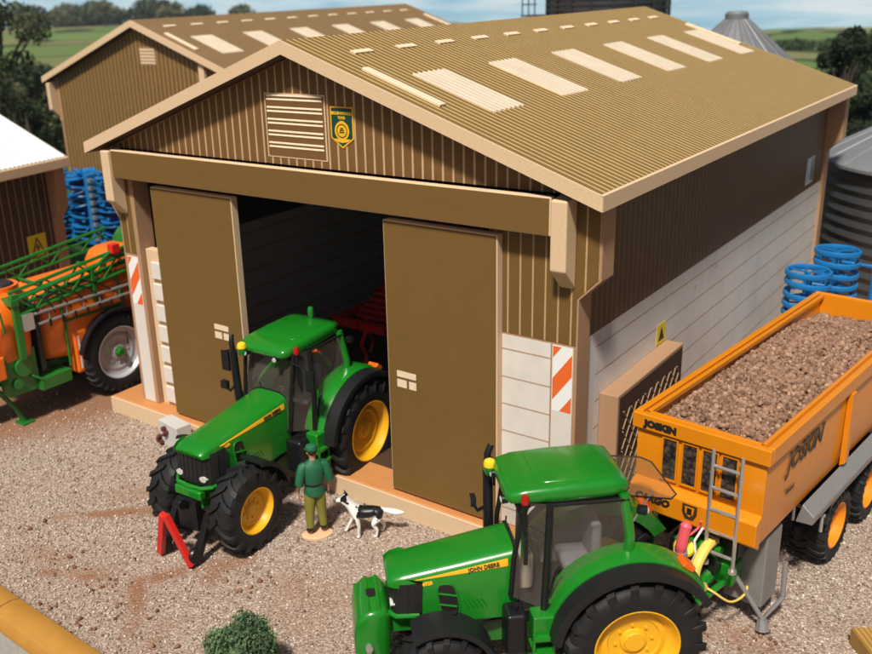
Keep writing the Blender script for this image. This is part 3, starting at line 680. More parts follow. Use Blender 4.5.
# side grille box, yellow sticker, end window
gb = box('side_hatch', (10.27, 10.60, 1.27, 4.10, Z0 + .02, 2.72), 'mdf_brown', BS, .02)
MB().box(10.601, 10.607, 1.33, 4.05, Z0 + .06, 2.66).build('hatch_face', 'brownface_shade', gb)
mb = MB(); ya, yb, za, zb = 1.48, 3.90, .62, 2.38; st = .36
def diag(sg):
    k = -12
    while k < 30:
        c = k * st; a = []
        # line z = za + sg*(y-ya) + c
        for y in np.linspace(ya, yb, 120):
            z = (za if sg > 0 else zb) + sg * (y - ya) * 1.25 + (c if sg > 0 else -c)
            if za <= z <= zb: a.append((10.612, y, z))
        if len(a) > 2: mb.tube([a[0], a[-1]], .016, 5)
        k += 1
diag(1); diag(-1); mb.build('lattice', 'lattice', gb)
ys = xface('warning_sticker', 3.62, 4.05, 2.74, 3.12, 10.268, 'yellowsign', BS, .006)
MB().prism([(10.2745, 3.70, 2.80), (10.2745, 3.97, 2.80), (10.2745, 3.835, 3.06)], (.002, 0, 0)).build('sticker_mark', 'inkblack', ys)
wn = xface('side_window', 13.05, 13.72, 3.95, 4.62, 10.268, 'whitepost', BS, .01)
MB().box(10.2785, 10.281, 13.10, 13.38, 4.0, 4.57).build('picture', 'palebl', wn); MB().box(10.2785, 10.281, 13.42, 13.67, 4.0, 4.57).build('picture', 'grey', wn)
# ---- rear shed, same size, closed gable
RS = thing('farm_shed', (-11.344 - XC, 9.788, .07), 0, 'closed brown toy shed with small gable vent standing behind the big shed at upper left', 'shed')
ro = shed_roof(RS, 16.24, 'roof2', 0); roof_trim(ro, ys=(1.1, 3.6, 6.1, 8.6, 11.1, 13.6), D=16.24)
MB().prism([(TOPX0, .32, 4.9), (-.25, .32, 4.5), (-.25, .32, 0), (10.33, .32, 0), (10.33, .32, 4.5), (TOPX1, .32, 4.9), (TOPX1, .32, gz(TOPX1)), (XC, .32, gz(XC)), (TOPX0, .32, gz(TOPX0))], (0, .38, 0)).build('end_frame', 'mdf_brown', RS)
face('gable_cladding', [(TOPX0 + .5, 4.9), (-.15, 4.5), (-.15, 0.05), (10.2, .05), (10.2, 6.0), (TOPX1 - .03, 6.0), (TOPX1 - .03, gz(TOPX1) - .02), (XC, gz(XC) - .02), (TOPX0 + .5, gz(TOPX0 + .5) - .02)], .319, 'clad_olive', RS)
MB().prism([(-.52, .02, 5.0), (-.52, .02, 6.0), (-.52, .315, 6.05), (-.52, .315, 4.7)], (.22, 0, 0)).build('bracket', 'mdf', RS, .02)
box('post', (8.15, 8.42, .12, .312, 4.9, 7.0), 'mdf', RS, .02)
for xa in (10.1, -.26): box('side_wall', (xa, xa + .16, .7, 15.8, 0, 5.98), 'clad_y_shaded', RS, .004)
gv = box('gable_vent', (5.0, 5.85, .300, .311, 6.75, 7.35), 'mdf_brown', RS, 0)
mb = MB()
for k in range(5): mb.box(5.04, 5.81, .292, .2995, 6.80 + k * .11, 6.85 + k * .11)
mb.build('louvre', 'cream', gv)
# ---- white roofed shed at the left edge
WS = thing('farm_shed', (-9.2, 5.2, 0), R(98), 'brown toy shed with a white ribbed roof cut by the left edge', 'shed')
# local: +x along the eave towards far corner reversed; build with y = inward
Lw = 8.0; dw = 5.0; ze = 4.5; pt = .44
def wr(x, y, h=0): return Vector((x, y, ze + pt * y - 0 * x)) + Vector((0, -pt, 1)).normalized() * h
# eave line runs from the far corner (0,0) back towards the camera along local -x; roof rises along +y (to the left)
mb = MB(); tv = .30
def wbox(xa, xb): return [(xa, 0, ze), (xb, 0, ze), (xb, dw, ze + pt * dw), (xa, dw, ze + pt * dw)]
q = wbox(-Lw, 0); vs = q + [(x, y, z - tv) for x, y, z in q]
ro = mb.add(vs, [(0, 1, 2, 3), (4, 7, 6, 5), (0, 4, 5, 1), (1, 5, 6, 2), (2, 6, 7, 3), (3, 7, 4, 0)]).build('roof', 'mdf', WS, .03)
m2 = MB()
for k in range(50):
    xa = -Lw + .05 + k * (Lw - .1) / 50; xb = xa + (Lw - .1) / 50
    m2.prism([wr(xa, .05, .004), wr(xb, .05, .004), wr(xb, .05, .012), wr((xa + xb) / 2, .05, .035), wr(xa, .05, .012)], wr(0, dw - .05) - wr(0, .05))
m2.build('roof_sheet', 'whitepaint', ro)
cw = MB().box(-Lw + .3, -.55, .55, .72, 0, ze + .1); cwo = cw.build('side_wall', 'inkbrown', WS)
mb = MB(); x = -Lw + .3
while x < -.6: mb.box(x, x + .025, .535, .5485, 0, ze + .1); x += .27
mb.build('cladding_seams', 'mdf_brown', cwo)
MB().prism([(-.52, .50, 0), (-.52, .50, 2.6), (-.52, .18, 3.0), (-.52, .18, ze - .2), (-.52, 1.5, ze + .2), (-.52, 1.5, 0)], (.42, 0, 0)).build('end_frame', 'mdf_brown', WS, .02)
MB().prism([(-.52, 1.5, 0), (-.52, 1.5, ze + .2), (-.52, dw - .1, ze + pt * dw - .4), (-.52, dw - .1, 0)], (.3, 0, 0)).build('end_wall', 'inkbrown', WS)
sg = MB().box(-1.62, -.92, .50, .52, 1.50, 2.30).build('warning_sign', 'yellowsign', WS)
mb = MB()
for a, b in (((-1.54, 1.60), (-1.0, 1.60)), ((-1.0, 1.60), (-1.27, 2.20)), ((-1.27, 2.20), (-1.54, 1.60)), ((-1.27, 1.73), (-1.27, 2.00)), ((-1.35, 1.90), (-1.19, 1.90))):
    mb.tube([(a[0], .497, a[1]), (b[0], .497, b[1])], .02, 5)
mb.build('sign_mark', 'inkblack', sg)

# ---- silos
def silo(x, y, r, zt, zc, label, dark='silo', cone='silolight', cap=.5):
    t = thing('silo', (x, y, 0), 0, label, 'silo'); prof = [(r, -1.5)]; z = -1.5; k = 0
    while z < zt: prof.append((r + (.06 if k % 2 else 0), z)); z += .16; k += 1
    prof.append((r, zt)); MB().lathe(prof, (0, 0, 0), (0, 0, 1), 56).build('wall', dark, t)
    c = MB().lathe([(r + .18, zt - .06), (r + .18, zt + .02), (cap, zc), (cap, zc + .22), (cap * .8, zc + .3), (0, zc + .3)], (0, 0, 0), (0, 0, 1), 48).build('roof', cone, t)
    mb = MB()
    for k in range(24):
        a = k * math.pi / 12; mb.tube([((r + .16) * math.cos(a), (r + .16) * math.sin(a), zt + .03), (cap * math.cos(a), cap * math.sin(a), zc + .02)], .035, 5)
    mb.build('roof_rib', cone, c); return t
silo(13.3, 18.2, 3.65, 4.05, 5.9, 'big corrugated grey silo with shallow pale roof at the right edge')
silo(4.4, 25.2, 2.6, 5.3, 7.45, 'grey silo whose pointed ribbed roof shows behind the big shed roof', cone='silocone', cap=.42)
# open topped tank behind the ridge
tk = thing('storage_tank', (-3.2, 30.5, 0), 0, 'dark grey banded tank with side ladder rising behind the big shed ridge', 'tank')
MB().lathe([(2.7, -1), (2.7, 9.4), (2.55, 9.4), (2.55, 9.0), (0, 9.0)], (0, 0, 0), (0, 0, 1), 48).build('wall', 'silocone', tk)
mb = MB()
for z in (6.6, 7.2, 7.75, 8.0, 8.25, 8.9): mb.lathe([(2.71, z), (2.80, z + .02), (2.80, z + .10), (2.71, z + .12)], (0, 0, 0), (0, 0, 1), 48, closed=True)
mb.build('hoop', 'dark_iron', tk)
mb = MB()
for k in range(18):
    a = k * math.pi / 9; mb.cyl((2.76 * math.cos(a), 2.76 * math.sin(a), -1), (2.76 * math.cos(a), 2.76 * math.sin(a), 9.4), .06, n=6)
mb.build('stave', 'dark_iron', tk)
pl = MB().box(-3.6, -2.7, -1.6, -.9, 7.55, 7.62).build('platform', 'dark_iron', tk)
mb = MB()
for px_, py_ in ((-3.55, -1.55), (-3.55, -.95), (-2.9, -1.55)): mb.cyl((px_, py_, 7.6), (px_, py_, 8.5), .03, n=6)
for z in (8.1, 8.48): mb.tube([(-2.8, -1.55, z), (-3.55, -1.55, z), (-3.55, -.95, z)], .025, 6)
mb.build('railing', 'dark_iron', pl)
# timber rail fence at the right, behind the rollers
fn = thing('rail_fence', (10.6, 17.0, 0), 0, 'pale two rail timber fence in front of the big grey silo', 'fence')
for z in (.35, 1.05): MB().cyl((0, 0, z), (7, -.3, z), .16, n=10).build('rail', 'pale_timber', fn)
for k in range(3): MB().cyl((.4 + k * 2.9, .12, -.2), (.4 + k * 2.9, .12, 1.4), .13, n=8).build('post', 'pale_timber', fn)
# low wall at bottom left, ribbed wall end at bottom right
lw = thing('low_wall', (5.2, -6.2, 0), R(-2), 'low grey stone wall with rounded golden timber cap in the bottom left corner', 'wall')
for xa, xb in ((-6, -.52), (-.50, 6)):
    c = MB(); pr = [(-.26, .64), (-.26, .76), (-.20, .86), (-.08, .90), (.08, .90), (.20, .86), (.26, .76), (.26, .64)]
    c.prism([(xa, y, z) for y, z in pr], (xb - xa, 0, 0), 0, False); c.build('cap', 'oak', lw, .01)
MB().box(-6, 6, -.16, .16, 0, .64).build('wall', 'stonegrey', lw, .01)
rw = thing('ribbed_block', (14.93, .62, 0), R(38), 'golden brown ribbed block with a pale timber rail in the bottom right corner', 'block')
MB().prism([(-.30, -.5, 0), (-.30, .5, 0), (.30, .5, 0), (.30, -.5, 0)], (0, 0, .26)).build('ribbed_cover', 'thatch', rw, .02)
MB().box(.32, .50, -.3, .9, 0, .34).build('rail', 'pale_timber', rw, .02)
# grey block by the left door
gbx = thing('grey_block', (1.45, -.36, 0), R(-8), 'pale grey block with dark red fittings in front of the left sliding door', 'block')
box('body', (-.36, .36, -.15, .20, 0, .55), 'boxgrey', gbx, .012)
mb = MB()
for (x, z, r) in ((-.1, .42, .06), (-.02, .36, .05), (-.08, .30, .045)): mb.lathe([(0, 0), (r, 0), (r, .07), (r * .5, .09), (0, .09)], (x, -.15, z), (0, -1, 0), 8)
mb.build('fitting', 'maroon', gbx)
mb = MB()
for (x, z, r) in ((-.42, .10, .06), (-.30, .07, .055), (-.36, .19, .045)): mb.lathe([(0, 0), (r, 0), (r, .07), (r * .5, .09), (0, .09)], (x + .06, -.15, z), (0, -1, 0), 8)
mb.build('fitting', 'maroon', gbx)

# ================================================================ TRACTORS (local x forward from the rear axle, y left, z up)
def tyre_mesh(Rr, wd, rim, nl, lug_h, hub_sp=.0):
    h = wd / 2; mb = MB(); rt = Rr - lug_h
    prof = [(rim, -h * .82), (rim + .03, -h * .95), (rim + (rt - rim) * .45, -h * 1.02), (rt - .07, -h * .97), (rt - .015, -h * .80), (rt, -h * .5), (rt, h * .5), (rt - .015, h * .80), (rt - .07, h * .97), (rim + (rt - rim) * .45, h * 1.02), (rim + .03, h * .95), (rim, h * .82)]
    mb.lathe(prof, (0, 0, 0), (0, 1, 0), 56, closed=True)
    aw = 2 * math.pi / nl
    for side in (1, -1):
        for k in range(nl):
            a0 = (k + (.5 if side > 0 else 0)) * aw; secs = []
            for (yy, da, r0, r1, wdt) in ((-.04, .62, rt - .02, Rr, .17), (.35, .30, rt - .02, Rr, .17), (.74, .08, rt - .03, Rr - .012, .19), (.99, .0, rt - .09, Rr - .05, .21), (1.03, -.01, rt - .17, rt - .11, .21)):
                y = side * yy * h; ac = a0 + da * aw * 1.15; hw = wdt * aw; hw2 = hw * .8
                P = lambda r, a: (r * math.cos(a), y, r * math.sin(a))
                secs.append([P(r0, ac - hw), P(r0, ac + hw), P(r1, ac + hw2), P(r1, ac - hw2)])
            mb.loft(secs, 0, False)
    return mb
def rim_mesh(rim, wd, side, n=40, rear=True):
    # dished rim, outer face looks along side*y
    h = wd / 2; s = side; mb = MB()
    prof = [(rim + .005, -h * .8), (rim + .012, h * .74), (rim + .035, h * .93), (rim + .012, h * .95), (rim - .02, h * .80), (rim - .05, h * .55), (rim * .80, h * .40), (rim * .76, h * .44), (rim * .66, h * .46), (rim * .62, h * .40), (rim * .34, h * .36), (rim * .32, h * .46), (rim * .26, h * .50), (rim * .24, h * .56), (0, h * .56)]
    mb.lathe([(r, s * y) for r, y in prof], (0, 0, 0), (0, 1, 0), n)
    for k in range(8):
        a = k * math.pi / 4; mb.cyl((rim * .45 * math.cos(a), s * h * .36, rim * .45 * math.sin(a)), (rim * .45 * math.cos(a), s * h * .46, rim * .45 * math.sin(a)), .022, n=6)
    return mb
_wc = {}
def wheel(parent, x, y, Rr, wd, rim, nl, mat, steer=0, sp=0, lug=.045):
    side = 1 if y > 0 else -1
    key = (Rr, wd, rim, nl)
    if key in _wc:
        t = bpy.data.objects.new('wheel', _wc[key][0]); COL.objects.link(t)
    else:
        t = tyre_mesh(Rr, wd, rim, nl, lug).build('wheel', 'tyre', None, sharp=40); _wc[key] = (t.data, {})
    t.parent = parent; t.location = (x, y, Rr); t.rotation_euler = (0, sp, steer)
    k2 = (side, mat)
    if k2 in _wc[key][1]: r = bpy.data.objects.new('rim', _wc[key][1][k2]); COL.objects.link(r)
    else:
        r = rim_mesh(rim, wd, side).build('rim', mat, None, sharp=32); _wc[key][1][k2] = r.data
    r.parent = t; return t
def arc_fender(parent, name, cx, cz, r, a0, a1, ya, yb, mat, th=.035, lip=.05, n=18, drop=0):
    mb = MB(); s = 1 if yb > ya else -1; secs = []
    for k in range(n + 1):
        a = R(a0 + (a1 - a0) * k / n); c, d = math.cos(a), math.sin(a); P = lambda rr, y: (cx + rr * c, y, cz + rr * d)
        secs.append([P(r, ya), P(r, yb - s * .02), P(r - lip, yb), P(r - lip - .02, yb - s * .01), P(r - th, yb - s * .05), P(r - th, ya)])
    mb.loft(secs, 0, True); return mb.build(name, mat, parent, sharp=50)
def quad_pane(parent, name, pts, mat, th=.012):
    a = [Vector(p) for p in pts]; nr = (a[1] - a[0]).cross(a[2] - a[0]).normalized() * th
    return MB().prism([p for p in a], tuple(nr)).build(name, mat, parent)
def tractor(loc, rz, label, wb, nose, z_b, z_f, Rr, Rf, model, front, rear_open, tilt=0):
    t = thing('tractor', loc, rz, label, 'tractor', 'green toy tractors')
    hb = 1.42                    # hood rear end
    # chassis
    mb = MB(); mb.box(-.35, wb + .25, -.24, .24, .55, 1.05); mb.box(-.45, .35, -.48, .48, .62, 1.25); mb.cyl((0, -.62, Rr), (0, .62, Rr), .17, n=14); mb.cyl((wb, -.55, Rf), (wb, .55, Rf), .11, n=12)
    mb.box(wb - .18, wb + .18, -.30, .30, Rf - .16, Rf + .14)
    mb.build('chassis', 'greend', t, .02)
    eng = MB(); eng.box(hb - .05, wb - .1, -.33, .33, 1.0, 1.28)
    eng.build('engine_block', 'greend', t, .02)
    for sy in (1, -1):
        mb = MB()
        for k in range(6): mb.box(hb + .15 + k * .1, hb + .2 + k * .1, sy * .34 - .01, sy * .34 + .02, 1.06, 1.22)
        mb.tube([(hb + .1, sy * .36, 1.02), (hb + .5, sy * .38, .95), (wb - .2, sy * .34, 1.0)], .03, 6)
        mb.build('engine_pipe', 'black', t)
    # hood
    L_ = nose - hb; secs = []
    st = [(0, 1, 1.0, 0), (.25, .985, .97, .0), (.5, .96, .93, 0), (.72, .93, .885, .0), (.86, .90, .80, .0), (.94, .86, .66, .0), (.985, .79, .5, 0), (1.0, .72, .36, 0)]
    zl_b, zl_f = 1.08, 1.20
    for (u, wk, hk, _) in st:
        x = hb + L_ * u; hw = .44 * wk; zt = z_b + (z_f - z_b) * min(1, u / .86) * 1.0
        if u > .86: zt = z_f - ((u - .86) / .14) ** 2 * .10
        zl = zl_b if u < .80 else min(zt - .08, zl_b + (u - .80) / .06 * (z_f - .19 - zl_b)) if u < .86 else z_f - .19 + (u - .86) * .12
        pts = []
        n = 7
        pts.append((x, hw, zl)); pts.append((x, hw * 1.0, zl + (zt - zl) * .45)); pts.append((x, hw * .965, zl + (zt - zl) * .72))
        for q in range(n + 1):
            a = R(8 + 82 * q / n); q_ = .20 if u <= .86 else .20 - .10 * (u - .86) / .14; pts.append((x, hw * .93 * math.cos(a) ** .55, zt - q_ + q_ * math.sin(a) ** .8))
        for (xx, yy, zz) in pts[-2::-1]: pts.append((xx, -yy, zz))
        secs.append(pts)
    hood = MB().loft(secs, 0, True).build('hood', 'green', t, sharp=50)
    MB().tube([tuple(Vector(q) + Vector((-.01, 0, 0))) for q in secs[0]], .028, 6).build('cowl_seal', 'black', hood)
    # black grille: wraps the nose and the sides
    gx = nose - .035; gw = .37
    mb = MB(); pr = [(nose - .42, .430), (nose - .14, .398), (nose - .06, .31), (gx + .01, .16), (gx + .015, 0)]; pr = pr + [(x, -y) for x, y in pr[-2::-1]]
    n = len(pr); lo = [(x, y, 1.225) for x, y in pr]; hi = [(x - .02, y * .985, z_f - .125) for x, y in pr]
    ins = [(nose - .45, 0)]
    mb.add(lo + hi + [(nose - .42, 0, 1.225), (nose - .42, 0, z_f - .12)], [(i, i + 1, n + i + 1, n + i) for i in range(n - 1)] + [tuple(list(range(n - 1, -1, -1)) + [2 * n])] + [tuple(list(range(n, 2 * n)) + [2 * n + 1])], 0, True)
    for i in range(14):
        u = i / 13 * (n - 1); k = min(int(u), n - 2); f = u - k; a = Vector(lo[k]).lerp(Vector(lo[k + 1]), f); b = Vector(hi[k]).lerp(Vector(hi[k + 1]), f); mb.tube([a, b], .012, 5)
    gr = mb.build('grille', 'grille', hood, sharp=50)
    for sy in (1, -1):
        MB().loft([[(nose - .03 + .05 * math.cos(a) * 0 + dx, sy * (.265 + .075 * math.cos(a)), 1.34 + .05 * math.sin(a)) for a in [k * math.pi / 6 for k in range(12)]] for dx in (-.07, .002)], 0, True).build('headlight', 'lens', gr)
    tr = MB()
    tr.tube([(nose - .40, .43, 1.21), (nose - .1, .40, 1.205), (nose + .02, .26, 1.20), (nose + .045, 0, 1.20), (nose + .02, -.26, 1.20), (nose - .1, -.40, 1.205), (nose - .40, -.43, 1.21)], .035, 8); tr.build('bumper_trim', 'green', hood)
    # hood side: stripe, vents, lettering  (side surface approx plane y = +-hw)
    for sy in (1, -1):
        def hp(x, f, off):    # point on the hood side
            u = (x - hb) / L_; k = 0
            while k < len(secs) - 2 and secs[k + 1][0][0] < x: k += 1
            a, b = secs[k], secs[k + 1]; q = (x - a[0][0]) / (b[0][0] - a[0][0]); row = [Vector(p).lerp(Vector(r_), q) for p, r_ in zip(a[:8], b[:8])]
            zt = row[-1].z; z = f
            for i in range(7):
                if row[i].z <= z <= row[i + 1].z:
                    w_ = (z - row[i].z) / max(1e-6, row[i + 1].z - row[i].z); y = row[i].y + w_ * (row[i + 1].y - row[i].y); return Vector((x, sy * (y + off), z))
            return Vector((x, sy * (row[2].y + off), z))
        xa, xb = hb + .10, nose - .36; zb0, zb1 = z_b - .18, z_f - .09; k = 10; vs = []; fs = []
        for i in range(k + 1):
            u = i / k; x = xa + (xb - xa) * u; zc = zb0 + (zb1 - zb0) * u; hh = .048 * (1 - u) + .004
            vs += [hp(x, zc + hh * (q / 2 - 1), .008) for q in range(5)]
            if i: fs += [(5 * i - 5 + q, 5 * i + q, 5 * i + q + 1, 5 * i - 4 + q) for q in range(4)]
        stp = MB().add(vs, fs).build('stripe', 'stripe', hood)
        x = hb + .42; z = zb0 + (zb1 - zb0) * (x - xa) / (xb - xa); p0 = hp(x, z, .016); d = hp(x - .2, z + (zb0 - zb1) / (xb - xa) * .2, .016) - p0
        lettering('stripe_lettering', 'JOHN DEERE', 'inkblack', stp, frame(p0, d * sy, hp(x, z + .04, .016) - p0), .072, 0, .002)
        x = nose - .52; z = z_f - .135; p0 = hp(x, z, .01); d = hp(x - .1, z + .015, .01) - p0
        lettering('model_lettering', model, 'stripe', hood, frame(p0, d * sy, hp(x, z + .04, .01) - p0), .066, 0, .004)
        # vents
        vx0, vx1 = nose - .92, nose - .66; vz0, vz1 = 1.16, z_f - .15
        outline = []
        for k in range(20):
            a = k * math.pi / 10; ex = abs(math.cos(a)) ** .6 * (1 if math.cos(a) >= 0 else -1); ez = abs(math.sin(a)) ** .6 * (1 if math.sin(a) >= 0 else -1)
            outline.append(((vx0 + vx1) / 2 + ex * (vx1 - vx0) / 2 + .04 * ez, (vz0 + vz1) / 2 + ez * (vz1 - vz0) / 2))
        ring = [hp(x, z, .008) for x, z in outline]
        vn = MB().add(ring, [tuple(range(20))]).build('vent', 'inkblack', hood)
        mb = MB()
        for k in (1, 2):
            z = vz0 + (vz1 - vz0) * k / 3; mb.tube([hp(vx0 + .02, z - .02, .012), hp(vx1, z + .03, .012)], .014, 6)
        ring2 = ring + [ring[0]]; mb.tube(ring2, .013, 6); mb.build('vent_bar', 'green', vn)
        rb = MB()
        for k in range(5): rb.tube([hp(vx0 - .38 + k * .06, 1.27, .0), hp(vx0 - .30 + k * .06, 1.40, .002)], .012, 5)
        rb.build('hood_rib', 'green', hood)
    # front fenders and wheels
    fy = .98; fw = .52
    for sy in (1, -1):
        wheel(t, wb, sy * (.765 if front == 'weight' else .70), Rf, fw, Rf * .51, 16, 'yellow', steer=0, sp=.15, lug=.055)
        arc_fender(t, 'front_fender', wb, Rf, Rf + .10, *((58, 160) if front == 'weight' else (100, 168)), sy * .54, sy * 1.0, 'blackm')
        MB().tube([(wb - .1, sy * .3, Rf + .2), (wb - .3, sy * .5, Rf + .45), (wb - .2, sy * .6, Rf + .72)], .03, 6).build('fender_bracket', 'black', t)
        wheel(t, 0, sy * .855, Rr, .60, Rr * .565, 18, 'yellow', sp=.1, lug=.07)
        arc_fender(t, 'rear_fender', 0, Rr, Rr + .16, 8, 148, sy * .66, sy * 1.16, 'blackm', lip=.09)
        g = MB(); secs2 = []
        for k in range(15):
            a = R(18 + 128 * k / 14); rr = Rr + .21; c, d = math.cos(a), math.sin(a)
            secs2.append([(rr * c, sy * .50, Rr + rr * d), (rr * c, sy * .80, Rr + rr * d), ((rr - .03) * c, sy * .90, Rr + (rr - .03) * d), ((rr - .09) * c, sy * .90, Rr + (rr - .09) * d), ((rr - .2) * c, sy * .50, Rr + (rr - .2) * d)])
        g.loft(secs2, 0, True); gf = g.build('inner_fender', 'green', t, sharp=45)
        a = R(128); mb = MB().box(-.09, .09, -.11, .11, -.035, .045); mb.xf(Matrix.Translation(((Rr + .23) * math.cos(a), sy * .74, Rr + (Rr + .23) * math.sin(a))) @ Matrix.Rotation(R(-38), 4, 'Y')); mb.build('tail_light', 'amber', gf, .015)
        mb = MB(); mb.prism([(.98, sy * .52, .9), (1.02, sy * .52, 1.46), (.72, sy * .52, 1.86), (.3, sy * .52, 1.9), (.3, sy * .52, 1.0)], (0, sy * .10, 0)); mb.build('cab_side_panel', 'green', t, .02)
    # cab floor, steps, tank
    mb = MB(); mb.box(.20, 1.40, -.62, .62, 1.10, 1.30); mb.build('cab_floor', 'black', t, .03)
    for sy in (1, -1):
        st_ = MB(); st_.box(1.02, 1.30, sy * .66, sy * .92, .98, 1.38); st_.build('step_block', 'green', t, .03)
        mb = MB()
        for z in (1.10, .86, .62): mb.box(1.03, 1.30, min(sy * .66, sy * 1.0), max(sy * .66, sy * 1.0), z - .02, z + .02)
        mb.box(1.02, 1.05, min(sy * .93, sy * .96), max(sy * .93, sy * .96), .55, 1.15); mb.box(1.28, 1.31, min(sy * .93, sy * .96), max(sy * .93, sy * .96), .55, 1.15); mb.build('step', 'green', t)
        ft = MB(); ft.box(1.34, 1.62, min(sy * .45, sy * .80), max(sy * .45, sy * .80), .72, 1.34); ft.build('fuel_tank', 'black', t, .06)
        MB().cyl((1.48, sy * .64, 1.34), (1.48, sy * .64, 1.40), .05, n=10).build('tank_cap', 'black', t)
    # cab frame: pillars
    fl = lambda sy: [(1.50, sy * .50, 1.45), (1.47, sy * .53, 2.05), (1.34, sy * .56, 2.84)]
    bl = lambda sy: [(.62, sy * .71, 1.62), (.60, sy * .72, 2.2), (.56, sy * .62, 2.84)]
    cl_ = lambda sy: [(.03, sy * .65, 1.92), (.0, sy * .65, 2.3), (.06, sy * .54, 2.86)]
    al = lambda sy: [(1.12, sy * .74, 1.38), (1.10, sy * .76, 2.05), (1.04, sy * .63, 2.84)]
    for sy in (1, -1):
        MB().tube(fl(sy), .035, 8).build('front_pillar', 'black', t)
        MB().tube(al(sy), .048, 8).build('door_pillar', 'black', t)
        MB().tube([(x, y, z) for x, y, z in cl_(sy)], [.075, .065, .07], 10).build('rear_pillar', 'green', t)
        quad_pane(t, 'side_window', [al(sy)[0], (.74, sy * .72, 1.55), (.42, sy * .71, 1.92), (.04, sy * .66, 2.02), (.0, sy * .60, 2.82), al(sy)[2]], 'glass')
        MB().tube([(1.10, sy * .755, 1.42), (.80, sy * .725, 1.52), (.46, sy * .715, 1.88), (.06, sy * .67, 1.98), (-.0, sy * .63, 2.4), (.02, sy * .60, 2.80), (1.02, sy * .635, 2.82)], .022, 6).build('window_seal', 'black', t)
        quad_pane(t, 'door_window', [fl(sy)[0], al(sy)[0], al(sy)[2], fl(sy)[2]], 'glass')
        MB().tube([(1.06, sy * .765, 1.62), (.98, sy * .775, 1.95), (.92, sy * .76, 2.0)], .018, 6).build('door_handle', 'black', t)
        mb = MB(); mb.tube([(1.42, sy * .58, 2.72), (1.46, sy * .86, 2.70), (1.46, sy * .98, 2.66)], .02, 6); mb.box(1.42, 1.47, sy * .98 - .09, sy * .98 + .09, 2.28, 2.66)
        mb.build('wing_mirror', 'black', t, .015)
    quad_pane(t, 'windscreen', [fl(1)[0], fl(-1)[0], fl(-1)[2], fl(1)[2]], 'glass')
    MB().tube([fl(1)[0], fl(-1)[0]], .03, 8).build('windscreen_frame', 'black', t)
    MB().tube([(1.5, .1, 1.5), (1.45, -.1, 1.9), (1.41, -.22, 2.2)], .012, 5).build('wiper', 'black', t)
    if rear_open:
        hz = Vector((.0, 0, 2.82)); dn = Vector((-.66, 0, -.10))
        p = [hz + Vector((0, -.55, 0)), hz + Vector((0, .55, 0)), hz + dn * .82 + Vector((0, .57, 0)), hz + dn + Vector((0, .44, 0)), hz + dn + Vector((0, -.44, 0)), hz + dn * .82 + Vector((0, -.57, 0))]
        rw_ = quad_pane(t, 'rear_window', p, 'smoke', .015); MB().tube(p + [p[0]], .012, 6).build('window_rim', 'black', rw_)
        MB().tube([(-.04, .4, 2.2), tuple(hz + dn * .55 + Vector((0, .4, 0)))], .012, 6).build('window_strut', 'silver', rw_)
    else: quad_pane(t, 'rear_window', [cl_(1)[0], cl_(-1)[0], cl_(-1)[2], cl_(1)[2]], 'glass')
    # roof
    secs = []
    for (x, hy, z0, z1, rr) in ((-.02, .44, 2.86, 2.97, .05), (.02, .52, 2.82, 3.02, .08), (.22, .565, 2.80, 3.05, .10), (.8, .575, 2.79, 3.04, .10), (1.3, .565, 2.79, 3.01, .09), (1.50, .53, 2.80, 2.96, .07), (1.565, .46, 2.83, 2.92, .04)):
        secs.append([(x, y, z) for y, z in rrect(0, (z0 + z1) / 2, hy, (z1 - z0) / 2, rr)])
    rf = MB().loft(secs, 0, True).build('roof', 'green', t, sharp=60)
    rp = MB(); zr = 3.058
    rp.loft([[(x, y, z) for y, z in rrect(0, zz, hy, .02, .019)] for x, hy, zz in ((.20, .37, 3.035), (.28, .43, 3.043), (1.05, .43, 3.024), (1.15, .37, 3.008))], 0, True); rp.build('roof_panel', 'green', rf, sharp=60)
    mb = MB(); mb.box(.1, 1.45, -.5, .5, 2.74, 2.80); mb.build('headliner', 'black', t, .02)
    # lights on the cab
    mb = MB(); mb.lathe([(.06, 0), (.085, .02), (.085, .06), (.07, .10), (.03, .125), (0, .13)], (1.60, -.40, 2.86), (0, 0, 1), 16); bc = mb.build('beacon', 'yellowp', t); MB().lathe([(.05, -.10), (.09, -.02), (.09, .02), (.05, .02)], (1.60, -.40, 2.85), (0, 0, 1), 14).build('beacon_base', 'green', bc)
    mb = MB(); mb.lathe([(.03, 0), (.05, .02), (.055, .09), (.035, .14), (0, .15)], (1.36, .64, 2.86), (0, 0, 1), 12); mk = mb.build('marker_light', 'redlens', t); MB().tube([(1.36, .64, 2.30), (1.36, .64, 2.88)], .028, 8).build('marker_post', 'black', mk)
    for sy in (1, -1):
        mb = MB().cyl((1.52, sy * .34, 2.80), (1.60, sy * .34, 2.79), .06, n=12); mb.build('work_lamp', 'black', t)
        MB().lathe([(.045, 0), (.04, .012), (0, .015)], (1.60, sy * .34, 2.79), (1, 0, -.1), 12).build('lamp_lens', 'lens', t)
        mb = MB(); mb.cyl((-.10, sy * .62, 2.66), (-.20, sy * .63, 2.64), .065, n=12); wl = mb.build('work_lamp', 'black', t); MB().lathe([(.05, 0), (.045, .02), (0, .03)], (-.20, sy * .63, 2.64), (-1, 0, -.1), 12).build('lamp_lens', 'lens', wl)
    if not rear_open:
        MB().lathe([(.05, -.02), (.06, .03), (.058, .15), (.04, .19), (0, .20)], (.10, -.05, 3.05), (0, 0, 1), 14).build('aerial_dome', 'greend', rf)
    # exhaust stack on right front corner
    ex = MB().tube([(1.58, -.52, 1.5), (1.58, -.60, 1.85), (1.58, -.64, 2.75)], [.07, .075, .07], 12).build('exhaust', 'black', t)
